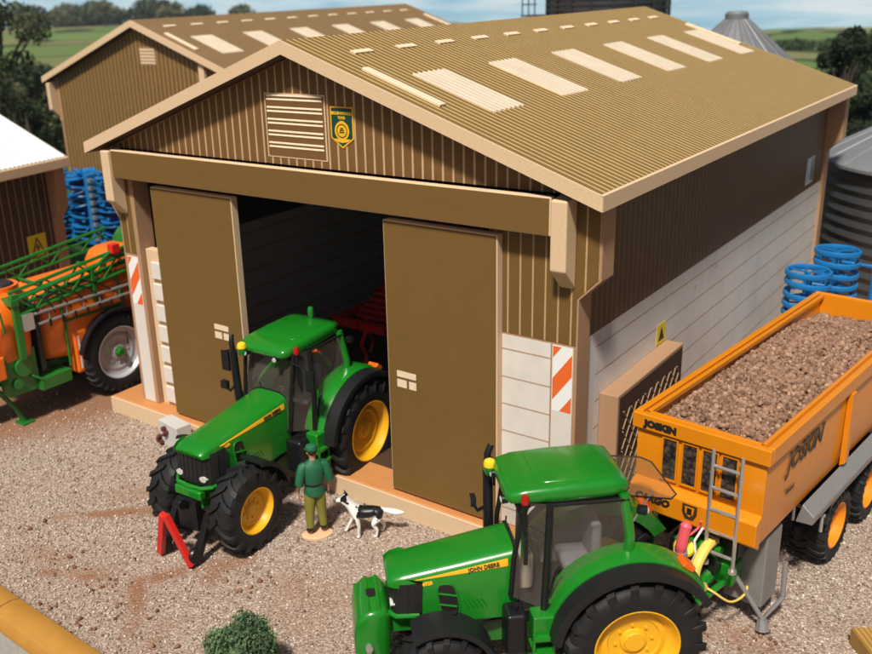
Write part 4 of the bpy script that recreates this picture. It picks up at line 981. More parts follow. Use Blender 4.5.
    MB().tube([(1.58, -.64, 2.72), (1.58, -.66, 2.92), (1.52, -.70, 3.04)], [.05, .05, .045], 10).build('exhaust_tip', 'black', ex)
    mb = MB(); mb.tube([(1.58, -.62, 2.15), (1.72, -.66, 2.05), (1.78, -.70, 2.16)], .03, 6); mb.box(1.74, 1.82, -.78, -.64, 2.12, 2.26); mb.build('exhaust_bracket', 'black', ex)
    # interior
    se = MB(); se.box(.28, .74, -.26, .26, 1.56, 1.70); se.box(.22, .36, -.26, .26, 1.66, 2.25); se.build('seat', 'seatgrey', t, .06, 3)
    co = MB(); co.box(1.12, 1.36, -.22, .22, 1.3, 1.85); co.build('dashboard', 'cabtrim', t, .06)
    co = MB(); co.box(.2, .9, -.62, -.34, 1.3, 1.78); co.box(.1, .5, .36, .60, 1.3, 1.70); co.build('side_console', 'seatgrey', t, .05)
    sw = MB(); sw.lathe([(.19 + .018 * math.cos(a), .018 * math.sin(a)) for a in [k * math.pi / 4 for k in range(8)]], (1.04, 0, 2.0), (-.5, 0, .85), 24, closed=True); sw.cyl((1.2, 0, 1.8), (1.04, 0, 2.0), .03, n=8); sw.build('steering_wheel', 'black', t)
    # rear linkage
    mb = MB(); mb.box(-.62, -.42, -.35, .35, .5, 1.15)
    for sy in (1, -1): mb.tube([(-.5, sy * .35, .55), (-1.05, sy * .42, .52)], .045, 8); mb.tube([(-.45, sy * .38, 1.2), (-.85, sy * .40, 1.1), (-.9, sy * .41, .55)], .03, 6)
    mb.box(-1.0, -.5, -.06, .06, .42, .5); mb.build('rear_linkage', 'black', t, .012)
    # front end
    if front == 'weight':
        fr = MB(); fr.box(wb + .2, nose + .12, -.26, .26, .85, 1.18); fr.build('front_support', 'green', t, .03)
        secs = []
        for (x, z0, z1, hy) in ((nose - .02, .62, 1.22, .36), (nose + .08, .40, 1.32, .43), (nose + .30, .34, 1.30, .44), (nose + .42, .36, 1.18, .43), (nose + .46, .42, 1.02, .40)):
            secs.append([(x, y, z) for y, z in rrect(0, (z0 + z1) / 2, hy, (z1 - z0) / 2, .08)])
        wt = MB().loft(secs, 0, True).build('front_weight', 'green', t, sharp=55)
        mb = MB()
        for x, z in ((nose + .12, 1.325), (nose + .26, 1.315), (nose + .40, 1.21)): mb.tube([(x, -.38, z - .01), (x, .38, z - .01)], .03, 8)
        mb.build('weight_rib', 'green', wt)
        MB().box(nose + .15, nose + .27, -.08, .08, 1.31, 1.335).build('weight_slot', 'inkblack', wt)
        mb = MB().cyl((nose + .28, .44, .80), (nose + .28, .50, .80), .05, n=10); mb.box(nose + .25, nose + .31, .44, .475, .62, .80); mb.build('weight_pin', 'silver', wt)
    else:
        fr = MB(); fr.box(wb + .2, nose + .02, -.25, .25, .80, 1.16); fr.box(nose - .06, nose + .10, -.30, .30, 1.0, 1.17); fr.build('front_support', 'green', t, .04)
        lk = MB(); lk.box(nose - .02, nose + .14, -.22, .22, .45, 1.0)
        for sy in (1, -1):
            lk.prism([(nose + .05, sy * .30, .80), (nose + .24, sy * .30, .42), (nose + .43, sy * .30, .22), (nose + .45, sy * .30, .08), (nose + .32, sy * .30, .05), (nose + .05, sy * .30, .55)], (0, sy * .12, 0))
            lk.lathe([(.13, -.05), (.15, 0), (.13, .05), (.06, .05), (.06, -.05)], (nose + .38, sy * .36, .19), (0, 1, 0), 14, closed=True)
        lk.cyl((nose + .12, 0, .85), (nose + .24, 0, .98), .06, n=10); lk.lathe([(0, -.07), (.09, -.07), (.09, .07), (0, .07)], (nose + .26, 0, .98), (0, 1, 0), 12); lk.build('front_linkage', 'black', t, .012)
        af = MB()
        for sy in (1, -1): af.box(-.05, .05, -.055, .055, 0, .96, T=Matrix.Translation((nose + .48, sy * .36, .06)) @ Matrix.Rotation(R(8), 4, 'Y') @ Matrix.Rotation(sy * R(20.5), 4, 'X'))
        af.build('hitch_triangle', 'red', t, .012)
    return t
TA = tractor((4.66, .80, 0), R(-87.6), 'green toy tractor parked in the shed doorway with a red hitch triangle on its nose', 2.93, 3.45, 2.10, 1.90, .98, .73, '7430', 'hitch', False)
TA.scale = (1.035,) * 3
TB = tractor((11.68, -1.27, 0), R(-137.5), 'green toy tractor in the foreground with a green front weight, hitched to the orange trailer', 2.46, 3.10, 2.08, 1.80, .95, .62, '6920', 'weight', True)

# ================================================================ TRAILER (local x forward, y left)
TR = thing('tipping_trailer', (12.34, -.07, 0), math.atan2(-.994, -.108), 'orange toy tipping trailer full of brown stones, hitched behind the foreground tractor', 'trailer')
zt, zb, Lb, hw = 3.15, 1.52, 7.05, 1.0
def ring(x0, x1, h, z): return [(x0, h, z), (x0, -h, z), (x1, -h, z), (x1, h, z)]
mb = MB()
# outer tub (tapering a little to the floor) and inner tub
o_top = ring(-.06, -Lb + .06, hw - .06, zt - .22); o_mid = ring(-.06, -Lb + .06, hw - .06, 2.12); o_low = ring(-.10, -Lb + .1, hw - .10, zb + .12); o_bot = ring(-.22, -Lb + .2, hw - .22, zb)
i_top = ring(-.13, -Lb + .13, hw - .13, zt - .01); i_bot = ring(-.25, -Lb + .25, hw - .25, zb + .1)
vs = o_top + o_mid + o_low + o_bot + i_top + i_bot; fs = []
for k in range(3):
    for i in range(4): j = (i + 1) % 4; fs.append((k * 4 + i, k * 4 + j, k * 4 + 4 + j, k * 4 + 4 + i))
fs.append((12, 13, 14, 15))
for i in range(4): j = (i + 1) % 4; fs.append((16 + i, 16 + j, 20 + j, 20 + i)); fs.append((i, j, 16 + j, 16 + i))
fs.append((20, 21, 22, 23)); mb.add(vs, fs)
body = mb.build('body', 'orange', TR, .015)
mb = MB()
for (xa, xb, ya, yb) in ((-.10, 0, -hw, hw), (-Lb, -Lb + .10, -hw, hw), (-Lb + .1, -.1, hw - .10, hw), (-Lb + .1, -.1, -hw, -hw + .10)): mb.box(xa, xb, ya, yb, zt - .24, zt)
mb.build('top_rim', 'orange', body, .02)
mb = MB()
for (xa, xb, ya, yb) in ((-.20, -.14, -hw + .2, hw - .2), (-Lb + .14, -.2, hw - .20, hw - .14), (-Lb + .14, -.2, -hw + .14, -hw + .20)): mb.box(xa, xb, ya, yb, zt - .09, zt - .01)
mb.build('inner_rail', 'orange', body, .01)
# front face: shelf, ribs, windows
mb = MB().prism([(-.07, -hw + .06, 2.15), (.09, -hw + .06, 2.06), (.09, -hw + .06, 1.72), (-.08, -hw + .06, 1.60)], (0, 2 * hw - .12, 0)); mb.build('front_ledge', 'orange', body, .02)
for y in (-.415, -.115, .175, .455):
    w_ = MB().box(-.058, -.045, y - .10, y + .10, 2.24, 2.86).build('front_window', 'perspex', body)
    fr_ = MB()
    for (a, b, c, d) in ((-.125, -.10, 2.21, 2.89), (.10, .125, 2.21, 2.89), (-.10, .10, 2.21, 2.24), (-.10, .10, 2.86, 2.89)): fr_.box(-.058, -.03, y + a, y + b, c, d)
    fr_.build('window_frame', 'orange', w_)
# side ribs and lower rail
for sy in (1, -1):
    for x in (-3.05, -5.0, -6.9): MB().prism([(x, sy * (hw - .055), 1.66), (x, sy * (hw + .03), 1.72), (x, sy * (hw + .03), zt - .24), (x, sy * (hw - .055), zt - .24)], (-.16, 0, 0)).build('side_rib', 'orange', body, .012)
    MB().prism([(-.95, sy * (hw - .08), 1.50), (-1.2, sy * (hw + .10), 1.30), (-1.2, sy * (hw + .12), 1.48), (-.95, sy * (hw - .02), 1.66)], (-.001, 0, 0)).build('skirt_end', 'grey', TR) if False else None
    sk_ = MB(); P = [(-1.55, sy * (hw - .12), 1.34), (-1.55, sy * (hw + .13), 1.36), (-1.55, sy * (hw + .15), 1.50), (-1.55, sy * (hw - .04), 1.66)]
    sk_.prism(P, (-5.4, 0, 0)); sk_.build('side_skirt', 'grey', TR, .02)
# lettering
tx = lettering('side_lettering', 'JOSKIN', 'inkbrown', body, frame((-1.42, hw - .045, 2.62), (-1, 0, 0), (0, 0, 1)), .40, .28, .012, .004, .95)
lettering('side_lettering', 'TRANS', 'inkbrown', body, frame((-.95, hw - .045, 2.17), (-1, 0, 0), (0, 0, 1)), .10, .28, 0, .003)
lettering('rim_lettering', 'JOSKIN', 'inkblack', body, frame((.005, -.56, zt - .13), (0, 1, 0), (0, 0, 1)), .15, .0, .012, .004, .9)
lettering('ledge_lettering', 'CARGO', 'inkblack', body, frame((.095, -.58, 1.91), (0, 1, 0), (0, 0, 1)), .15, .25, .01, .004)
lettering('ledge_lettering', 'JOSKIN', 'inkblack', body, frame((.02, .22, 1.66), (0, 1, 0), (-.45, 0, 1)), .13, .0, .012, .02, .9)
mb = MB().prism([(.093, -.11, 2.03), (.093, .11, 2.03), (.093, .11, 1.90), (.093, .06, 1.80), (.093, -.06, 1.80), (.093, -.11, 1.90)], (.004, 0, 0)); em_ = mb.build('emblem', 'inkbrown', body)
MB().prism([(.098, -.07, 2.0), (.098, .07, 2.0), (.098, .06, 1.90), (.098, 0, 1.84), (.098, -.06, 1.90)], (.003, 0, 0)).build('emblem_field', 'orange', em_)
MB().box(.1015, .104, -.035, .035, 1.88, 1.98).build('emblem_mark', 'inkblack', em_)
# chassis, wheels
mb = MB(); mb.box(-6.6, -.1, -.36, .36, .92, 1.30); mb.box(-6.6, -.2, -.62, -.42, 1.25, 1.5); mb.box(-6.6, -.2, .42, .62, 1.25, 1.5); mb.build('chassis', 'black', TR, .02)
for x in (-3.05, -4.65):
    MB().cyl((x, -.9, .63), (x, .9, .63), .10, n=12).build('axle', 'black', TR)
    for sy in (1, -1):
        wheel(TR, x, sy * .80, .63, .52, .36, 22, 'orangerim', sp=x, lug=.022)
mb = MB()
for sy in (1, -1):
    secs = []
    md = MB().loft([[(x, sy * .52, z) for x, z in ()]] if False else [[(-2.3, sy * y, 1.02), (-2.36, sy * y, 1.02), (-2.42, sy * y, 1.31), (-3.0, sy * y, 1.36), (-4.7, sy * y, 1.36), (-5.3, sy * y, 1.31), (-5.36, sy * y, 1.02), (-5.3, sy * y, 1.02), (-5.25, sy * y, 1.26), (-4.7, sy * y, 1.31), (-3.0, sy * y, 1.31), (-2.46, sy * y, 1.26)][::1] for y in (.5, 1.10)], 0, False)
    md.build('mudguard', 'black', TR)
# front bar with two drop pins ahead of the wheel
mb = MB().tube([(-2.12, .62, 1.30), (-2.12, 1.12, 1.26)], .03, 8); mb.tube([(-2.12, .66, 1.32), (-2.12, .66, 1.02)], .028, 8); mb.tube([(-2.12, 1.08, 1.28), (-2.12, 1.08, .98)], .028, 8); mb.build('guard_bar', 'silver', TR)
# jack leg box and stand frame
MB().box(-1.15, -.62, .28, .86, .32, 1.50).build('jack_box', 'grey', TR, .03)
mb = MB(); mb.tube([(-.42, .30, 1.12), (-.55, .92, .22), (-1.05, 1.00, .34), (-1.12, .96, .90)], .038, 8); mb.tube([(-.55, .92, .22), (-.52, .95, .06)], [.07, .10], 8); mb.build('stand_frame', 'grey', TR)
# ladder
ld = MB()
ya, yb = .22, .62
TL = lambda y, z: (.075 + (3.0 - z) * .004, y + .05, z)
for y in (ya, yb): ld.tube([TL(y, 2.98), TL(y, 1.26)], .028, 8); 
for k in range(5): z = 1.42 + k * .33; ld.tube([TL(ya, z), TL(yb, z)], .026, 8)
for y in (ya, yb): ld.tube([(.0, y, 2.60), TL(y, 2.60)], .025, 6); ld.lathe([(0, 0), (.06, 0), (.06, .05), (0, .05)], TL(y, 1.26), (0, 0, -1), 8)
ld.build('ladder', 'silver', TR)
MB().tube([TL(.16, 1.75), (.17, .14, 1.55), (.16, .17, 1.35), (.2, .12, 1.15), (.16, .16, 1.0)], .018, 6).build('cord', 'whitepaint', TR)
# drawbar assembly
mb = MB(); mb.tube([(-1.6, .16, .98), (-.6, .2, .90), (.35, .22, .84), (.62, .18, .80)], [.14, .14, .12, .10], 10); mb.build('drawbar', 'green', TR)
MB().tube([(-1.2, .42, .70), (-.4, .42, .74), (.66, .36, .80)], .05, 8).build('drawbar_strut', 'green', TR)
MB().lathe([(.05, -.04), (.10, -.05), (.12, 0), (.10, .05), (.05, .04)], (.72, .18, .78), (0, 0, 1), 14, closed=True).build('hitch_eye', 'dark_iron', TR)
mb = MB(); mb.box(-.62, -.30, .28, .54, .70, 1.04); mb.box(-.58, -.48, .30, .50, 1.03, 1.48); mb.box(-.42, -.34, .30, .50, 1.03, 1.42); mb.build('jack_bracket', 'green', TR, .03)
mb = MB(); mb.box(-.50, .08, -.22, .14, 1.12, 1.44); mb.build('valve_block', 'green', TR, .05)
mb = MB(); mb.cyl((-.12, .10, 1.36), (-.12, .34, 1.36), .12, n=14); mb.cyl((-.12, .33, 1.36), (-.12, .42, 1.36), .07, n=10); mb.build('ram', 'green', TR)
mb = MB(); mb.lathe([(0, -.04), (.13, -.04), (.15, 0), (.13, .04), (0, .04)], (.22, .02, 1.42), (.5, .3, .85), 16); fc = mb.build('filler_cap', 'yellowp', TR)
# linkage arm and grey strut on the far side
mb = MB(); mb.tube([(.05, -.62, 1.32), (.55, -.72, 1.36), (.78, -.76, 1.16), (.80, -.78, .80)], .05, 8); mb.box(.02, .14, -.66, -.54, 1.0, 1.46); mb.build('parking_arm', 'green', TR, .0)
MB().tube([(.0, -.60, .95), (.85, -.98, .35)], .05, 8).build('parking_strut', 'grey', TR)
# hoses
def smooth_path(p, k=6): return [Vector(q) for q in catmull([np.array(x, float) for x in p], k)]
MB().tube(smooth_path([(-.12, .30, 1.50), (.14, .30, 1.50), (.40, .30, 1.34), (.42, .30, 1.08), (.18, .32, .88)]), .075, 10).build('air_hose', 'hoseyel', TR)
MB().tube(smooth_path([(.18, .33, .90), (.14, .46, .84), (-.10, .62, .62), (-.50, .66, .56), (-.72, .58, .68), (-.66, .52, .80)]), .018, 6).build('brake_wire', 'hoseyel', TR)
MB().tube(smooth_path([(.36, .04, 1.22), (.42, .06, 1.52), (.36, .10, 1.92)]), [.05] * 6 + [.075] * 5 + [.08, .04], 10).build('pink_coupling', 'hosepink', TR)
MB().tube(smooth_path([(.40, .08, 1.66), (.26, .14, 1.72), (.14, .18, 1.78), (.18, .22, 1.9)]), .016, 6).build('pink_wire', 'hosepink', TR)
MB().tube(smooth_path([(.34, .06, 1.40), (.60, .06, 1.20), (.80, .12, 1.02), (1.0, .2, 1.1)]), .035, 8).build('black_hose', 'black', TR)
MB().tube(smooth_path([(.30, .14, 1.30), (.56, .20, 1.08), (.78, .26, .95), (1.0, .3, 1.05)]), .028, 8).build('steel_hose', 'dark_iron', TR)
mb = MB(); mb.lathe([(.07, -.03), (.10, -.03), (.10, .03), (.07, .03)], (.39, .05, 1.44), (.2, 0, 1), 12, closed=True); mb.build('hose_clip', 'silver', TR)
# the load: heaped stones as one mass lying in the trailer
rs = np.random.RandomState(8); TMX = Matrix.Translation((12.34, -.07, 0)) @ Matrix.Rotation(math.atan2(-.994, -.108), 4, 'Z')
def heap_z(x, y):
    ex = np.minimum(np.clip((-x - .17) / 1.1, 0, 1), np.clip((x + Lb - .55) / 1.5, 0, 1)); ey = np.clip((hw - .14 - np.abs(y)) / .7, 0, 1)
    return zt - .34 + .33 * (ex * (2 - ex)) * (.35 + .65 * ey * (2 - ey)) + .035 * fbm(x * 3.2, y * 3.2, 41)
n = 9500; lx = -rs.uniform(.17, Lb - .2, n); ly = rs.uniform(-hw + .16, hw - .16, n); lz = heap_z(lx, ly) - rs.uniform(0, .09, n)
Pl = np.array([(TMX @ Vector(p))[:] for p in zip(lx, ly, lz)])
ls = pebbles('stones', Pl, rs.uniform(.028, .060, n), 1, 'load_stone', rs, (.62, 1.0), True, .14, np.clip(rs.beta(2.2, 2.6, n), 0, 1))
tag(ls, 'heap of small brown stones filling the orange trailer to the rim', 'stones', kind='stuff')
gxx = np.linspace(-Lb + .14, -.14, 60); gyy = np.linspace(-hw + .14, hw - .14, 20)
vs = [tuple(TMX @ Vector((x, y, float(heap_z(np.array(x), np.array(y))) - .07))) for x in gxx for y in gyy]; fs = [(i * 20 + j, i * 20 + j + 1, i * 20 + 21 + j, i * 20 + 20 + j) for i in range(59) for j in range(19)]
bed = MB().add(vs, fs).build('stone_bed', 'mdf_brown'); bed.parent = ls
# ================================================================ BLUE RING ROLLERS
def ring_stack(parent, x, y, z0, n, dz, r, tilt, seed):
    q = random.Random(seed); ax = MB().cyl((0, 0, -.1), (tilt[0] * n * dz, tilt[1] * n * dz, n * dz - dz), .05, n=8)
    for k in range(4):
        a = k * math.pi / 2 + .4; ax.cyl((r * .8 * math.cos(a), r * .8 * math.sin(a), -.05), (r * .8 * math.cos(a) + tilt[0] * n * dz, r * .8 * math.sin(a) + tilt[1] * n * dz, n * dz - dz), .028, n=6)
    t = ax.build('roller_shaft', 'blue', parent); t.location = (x, y, z0)
    for k in range(n):
        mb = MB(); T = Matrix.Translation((tilt[0] * k * dz, tilt[1] * k * dz, k * dz)) @ Matrix.Rotation(q.uniform(-.05, .05) + .06, 4, 'Y') @ Matrix.Rotation(q.uniform(-.05, .05), 4, 'X')
        mb.lathe([(r + .045 * math.cos(a), .07 * math.sin(a)) for a in [i * math.pi / 4 for i in range(8)]], (0, 0, 0), (0, 0, 1), 28, closed=True)
        for i in range(3):
            a = i * 2 * math.pi / 3 + k * .5; mb.tube([(0, 0, 0), (r * math.cos(a), r * math.sin(a), 0)], .022, 5)
        mb.xf(T); g_ = mb.build('roller_ring', 'blue', t)
RR_ = thing('ring_roller', (11.15, 10.3, 0), 0, 'blue folded ring roller behind the orange trailer beside the shed wall', 'farm roller')
ring_stack(RR_, .22, -.75, .36, 11, .24, .45, (0, 0), 1); ring_stack(RR_, .42, .95, .36, 11, .25, .47, (0, 0), 2)
mb = MB(); mb.box(-.2, .9, -1.6, -1.5, .15, .3); mb.box(.85, .98, -1.6, 1.8, .15, .35); mb.cyl((1.18, 1.3, 0), (1.18, 1.3, 2.75), .06, n=8); mb.tube([(1.18, 1.3, 2.5), (.5, .95, 2.62)], .04, 6); mb.build('frame', 'blue', RR_)
mb = MB()
for k in range(5): mb.cyl((1.4, 1.0 + k * .45, 1.35 + k * .02), (1.4, 1.42 + k * .45, 1.37 + k * .02), .22 - .02 * (k % 2), n=12)
mb.build('pale_roller', 'palebl', RR_)
LR = thing('cultivator', (-12.8, 9.2, 0), 0, 'tall blue folded cultivator with stacked discs between the white shed and the big shed', 'cultivator')
def disc_column(parent, x, y, z0, n, dz, r, seed):
    q = random.Random(seed); t = MB().cyl((x, y, z0 - .1), (x, y, z0 + n * dz), .06, n=8).build('disc_shaft', 'blue', parent)
    for k in range(n):
        mb = MB(); z = z0 + k * dz; a0 = q.random() * 6
        mb.lathe([(0, 0), (r * .6, .03), (r, .10), (r * .98, .13), (r * .55, .06), (0, .03)], (x, y, z), (q.uniform(-.25, .25), q.uniform(-.25, .25), 1), 18)
        for i in range(5):
            a = a0 + i * 1.2566; mb.box(-.05, .05, 0, r * 1.12, -.03, .05, T=Matrix.Translation((x, y, z + .08)) @ Matrix.Rotation(a, 4, 'Z') @ Matrix.Rotation(.2, 4, 'X'))
        mb.build('disc', 'blue', t)
disc_column(LR, -1.9, .1, .3, 9, .30, .62, 1); disc_column(LR, -.3, .2, .3, 10, .28, .52, 2); disc_column(LR, .9, .8, .3, 9, .31, .55, 3); disc_column(LR, -3.1, -.2, .2, 9, .30, .55, 4)
mb = MB(); mb.box(-2.6, 1.5, -.25, -.1, .2, .4); mb.box(-1.2, -1.0, -.3, .2, .2, 2.9); mb.box(.25, .42, .0, .3, .2, 3.0); mb.build('frame', 'blue', LR, .01)
for k in range(9): MB().box(-.95, -.75, -.35, -.18, .4 + k * .28, .54 + k * .28).build('spring_block', 'silver', LR, .01)

# ================================================================ SPRAYER (world aligned; drawbar towards the viewer)
SP = thing('crop_sprayer', (-3.0, .9, 0), 0, 'orange and green trailed toy crop sprayer cut by the left edge', 'sprayer')
def spw(side):
    t = tyre_mesh(1.0, .46, .62, 30, .03).build('wheel', 'tyre', SP, sharp=40); t.rotation_euler = (0, 0, -math.pi / 2); t.location = (side * .92, .05, 1.0)
    r = rim_mesh(.62, .46, side).build('rim', 'rimgrey', t, sharp=32)
    mb = MB().cyl((0, side * .1, 0), (0, side * .24, 0), .085, n=12)
    for k in range(8): a = k * math.pi / 4; mb.cyl((.12 * math.cos(a), side * .10, .12 * math.sin(a)), (.12 * math.cos(a), side * .16, .12 * math.sin(a)), .02, n=6)
    mb.build('hub', 'green', r)
# rim faces: local +y of the wheel maps to world +x after -90 deg turn
spw(1); spw(-1)
mb = MB()
for side in (1, -1):
    secs = []
    for k in range(15):
        a = R(15 + 150 * k / 14); secs.append([(side * .66, .05 - 1.12 * math.cos(a), 1.0 + 1.12 * math.sin(a)), (side * 1.2, .05 - 1.12 * math.cos(a), 1.0 + 1.12 * math.sin(a)), (side * 1.2, .05 - 1.07 * math.cos(a), 1.0 + 1.07 * math.sin(a)), (side * .66, .05 - 1.07 * math.cos(a), 1.0 + 1.07 * math.sin(a))])
    MB().loft(secs, 0, True).build('mudguard', 'black', SP, sharp=50)
MB().box(-.45, .45, -4.2, 1.6, .95, 1.15).build('chassis', 'greend', SP, .02)
secs = []
for (y, hx, z0, z1) in ((-1.78, .55, 1.35, 2.45), (-1.6, .86, 1.25, 2.80), (-1.0, .98, 1.18, 2.86), (.0, .98, 1.22, 2.86), (.8, .90, 1.55, 2.90), (1.1, .65, 1.9, 2.75)):
    secs.append([(x, y, z) for x, z in rrect(0, (z0 + z1) / 2, hx, (z1 - z0) / 2, .36, 6)])
main_tank = MB().loft(secs, 0, True).build('main_tank', 'tank', SP, sharp=60)
secs = []
for (z, hx, y0_, y1_) in ((1.45, .70, -2.70, -2.05), (1.60, .86, -2.85, -1.98), (2.40, .90, -2.85, -1.96), (2.86, .84, -2.78, -2.0), (3.04, .62, -2.6, -2.1)):
    secs.append([(x, (y0_ + y1_) / 2 + y, z) for x, y in rrect(0, 0, hx, (y1_ - y0_) / 2, .2, 4)])
tk_ = MB().loft(secs, 0, True).build('front_tank', 'tank', SP, sharp=60)
mb = MB()
for y in (-1.25, .35): mb.tube([(.99, y, 1.1), (1.0, y, 2.2), (.90, y, 2.80), (.6, y, 2.92), (-.6, y, 2.92)], .035, 6)
mb.tube([(.99, -1.25, 2.15), (1.0, .35, 2.15)], .03, 6); mb.build('tank_frame', 'greend', SP)
mb = MB(); mb.box(.2, .9, -1.93, -1.80, 1.15, 2.7); mb.build('tank_gap_plate', 'black', SP, .02)
MB().lathe([(.0, .12), (.30, .12), (.34, .08), (.34, 0), (.42, -.02)], (.1, -2.2, 3.06), (0, 0, 1), 20).build('tank_lid', 'inkblack', tk_)
MB().lathe([(.36, .0), (.44, 0), (.44, .12), (.36, .12)], (.1, -2.2, 3.02), (0, 0, 1), 20, closed=True).build('filler_neck', 'tank', tk_)
secs = []
for (z, hx, hy) in ((2.9, .44, .56), (3.12, .46, .6), (3.34, .38, .5), (3.42, .28, .38)): secs.append([(.35 + x, .75 + y, z) for x, y in rrect(0, 0, hx, hy, .2, 4)])
MB().loft(secs, 0, True).build('rinse_tank', 'tank', SP, sharp=60)
ct = MB().box(.62, 1.02, -1.10, -.58, .80, 1.86).build('clean_water_tank', 'tank', SP, .08, 3); MB().box(1.022, 1.03, -1.00, -.96, .92, 1.72).build('level_tube', 'whitepaint', ct)
MB().box(.45, 1.0, -2.05, -1.25, .72, 1.02).build('tool_box', 'greend', SP, .03)
mb = MB().box(.50, .85, -2.75, -2.0, .78, 1.78); mb.cyl((.86, -2.35, 1.4), (.93, -2.35, 1.4), .22, n=16); mb.cyl((.86, -2.55, 1.05), (.92, -2.55, 1.05), .12, n=12); mb.tube([(.9, -2.2, 1.15), (1.0, -2.0, 1.0), (.9, -1.9, .9)], .035, 6); mb.build('pump_panel', 'greend', SP, .02)
mb = MB().box(.55, .98, -3.25, -2.80, 1.28, 1.82); mb.box(.60, .95, -3.2, -2.85, 1.82, 1.92); mb.build('induction_bowl', 'tank', SP, .07, 3)
MB().tube([(.35, -2.9, 1.05), (.55, -2.55, .42), (.62, -2.4, .02)], .06, 8).build('stand_leg', 'greend', SP)
MB().box(.45, .80, -2.55, -2.25, 0, .05).build('stand_foot', 'greend', SP, .01)
mb = MB().tube([(0, -4.2, 1.05), (0, -5.6, .8), (0, -6.6, .75)], [.16, .12, .08], 8); mb.build('drawbar', 'greend', SP)
# folded boom along the right side
bx = 1.02
def seg(mb, a, b, r=.028): mb.cyl(a, b, r, n=6)
for x_, nm in ((bx, 'boom'), (bx - .26, 'boom'), (-bx, 'boom')):
    mb = MB(); up = lambda y: 2.86 + .10 * (y + 2) / 4; lo = lambda y: 2.55 + .02 * (y + 2)
    ya, yb = -2.35, 1.6
    dzz = .0 if x_ == bx else .10
    seg(mb, (x_, ya, 2.98 + dzz), (x_, yb, 3.42 + dzz * .6), .04); seg(mb, (x_, ya, 2.62 + dzz), (x_, yb, 3.02 + dzz * .6), .035); seg(mb, (x_ - .12, ya, 2.80 + dzz), (x_ - .12, yb, 3.22 + dzz * .6), .03)
    k = 0; y = ya
    while y < yb - .3:
        f = (y - ya) / (yb - ya); g = (y + .45 - ya) / (yb - ya); top = lambda q: 2.98 + .44 * q + dzz * (1 - .4 * q); bot = lambda q: 2.62 + .40 * q + dzz * (1 - .4 * q)
        seg(mb, (x_, y, bot(f) if k % 2 else top(f)), (x_, y + .45, top(g) if k % 2 else bot(g)), .022); y += .45; k += 1
    mb.build(nm, 'greend', SP)
mb = MB()
for dz_ in (0, .16, .34): seg(mb, (bx - .13, -2.3, 2.66 + dz_), (bx - .13, 1.65, 2.98 + dz_), .03)
for k in range(8): seg(mb, (bx - .13, -2.2 + k * .5, 2.67 + k * .04), (bx - .13, -1.95 + k * .5, 3.04 + k * .04), .018)
mb.build('boom', 'greend', SP)
mb = MB()
for z0 in (2.36, 2.62):
    seg(mb, (bx + .06, -2.2, z0 - .05), (bx + .06, 1.7, z0 + (.02 if z0 < 2.5 else -.05)), .034)
for k in range(9): seg(mb, (bx + .06, -2.1 + k * .45, 2.33), (bx + .06, -2.1 + k * .45, 2.60), .02)
mb.build('boom_rail', 'grey', SP)
for k in range(12): MB().cyl((bx + .10, -2.0 + k * .33, 2.20), (bx + .10, -2.0 + k * .33, 2.36), .03, n=6).build('nozzle', 'black', SP)
mb = MB(); mb.box(bx - .1, bx + .02, -2.45, -2.30, 1.6, 3.1); mb.box(bx - .6, bx + .05, -2.5, -2.3, 2.85, 3.0); mb.build('boom_cradle', 'greend', SP, .015)
MB().box(bx - .05, bx + .05, -.42, -.34, 2.40, 3.22).build('boom_stay', 'greend', SP, .012)
MB().box(bx + .02, bx + .10, -2.30, -2.05, 2.25, 2.62).build('boom_clamp', 'silver', SP, .01)
mb = MB().tube([(bx, -.4, 3.1), (bx, .25, 3.48)], .04, 6); mb.build('red_lever_arm', 'greend', SP); MB().box(bx - .08, bx + .12, .18, .40, 3.40, 3.62).build('red_knob', 'red', SP, .02)
secs = [[(bx - .5 + x, 1.25 + y * .5, z) for x, y in rrect(0, 0, hx, hx, hx * .5, 3)] for z, hx in ((2.4, .45), (3.0, .62), (3.5, .55), (3.75, .35))]
MB().loft(secs, 0, True).build('boom_centre', 'greend', SP, sharp=60)
mb = MB()
for k in range(6): mb.tube([(bx - .2 + k * .03, -2.2 + k * .3, 3.0), (bx + .1, -2.0 + k * .35, 2.8), (bx + .05, -1.9 + k * .42, 2.45)], .018, 5)
mb.build('spray_hose', 'black', SP)
mb = MB(); mb.tube([(.85, -3.3, 2.3), (1.0, -3.3, 2.75), (1.0, -2.75, 2.78), (.98, -2.7, 2.3)], .03, 6); mb.build('hand_rail', 'greend', SP)
# ================================================================ red implement inside the shed
RI = thing('red_implement', (2.9, 4.6, .41), 0, 'red farm implement in the dark inside the shed, right of the parked tractor cab', 'implement')
mb = MB(); mb.box(-1.2, 2.2, -.1, .1, .9, 1.1); mb.box(-1.2, 2.2, .9, 1.1, .9, 1.1)
for k in range(5): mb.box(-1.2 + k * .83, -1.08 + k * .83, -.1, 1.1, .92, 1.08)
mb.build('frame', 'red', RI, .01)
for k in range(7):
    mb = MB().tube([(-1.1 + k * .5, 0 + .9 * (k % 2), .95), (-1.1 + k * .5, -.25 + .9 * (k % 2), .6), (-1.1 + k * .5, -.05 + .9 * (k % 2), .25), (-1.1 + k * .5, -.2 + .9 * (k % 2), 0)], .05, 6); mb.build('tine', 'red', RI)
mb = MB()
for k in range(6): mb.box(-.6 + k * .1, 1.8, .2 + k * .06, .7, 1.1 + k * .14, 1.17 + k * .14)
mb.build('hopper', 'red', RI, .01)
mb = MB(); mb.box(1.5, 1.62, -.4, -.28, .2, 1.75); mb.box(1.85, 1.97, -.4, -.28, .2, 1.55); mb.box(1.5, 1.97, -.4, -.28, 1.1, 1.22); mb.build('headstock', 'red', RI, .015)

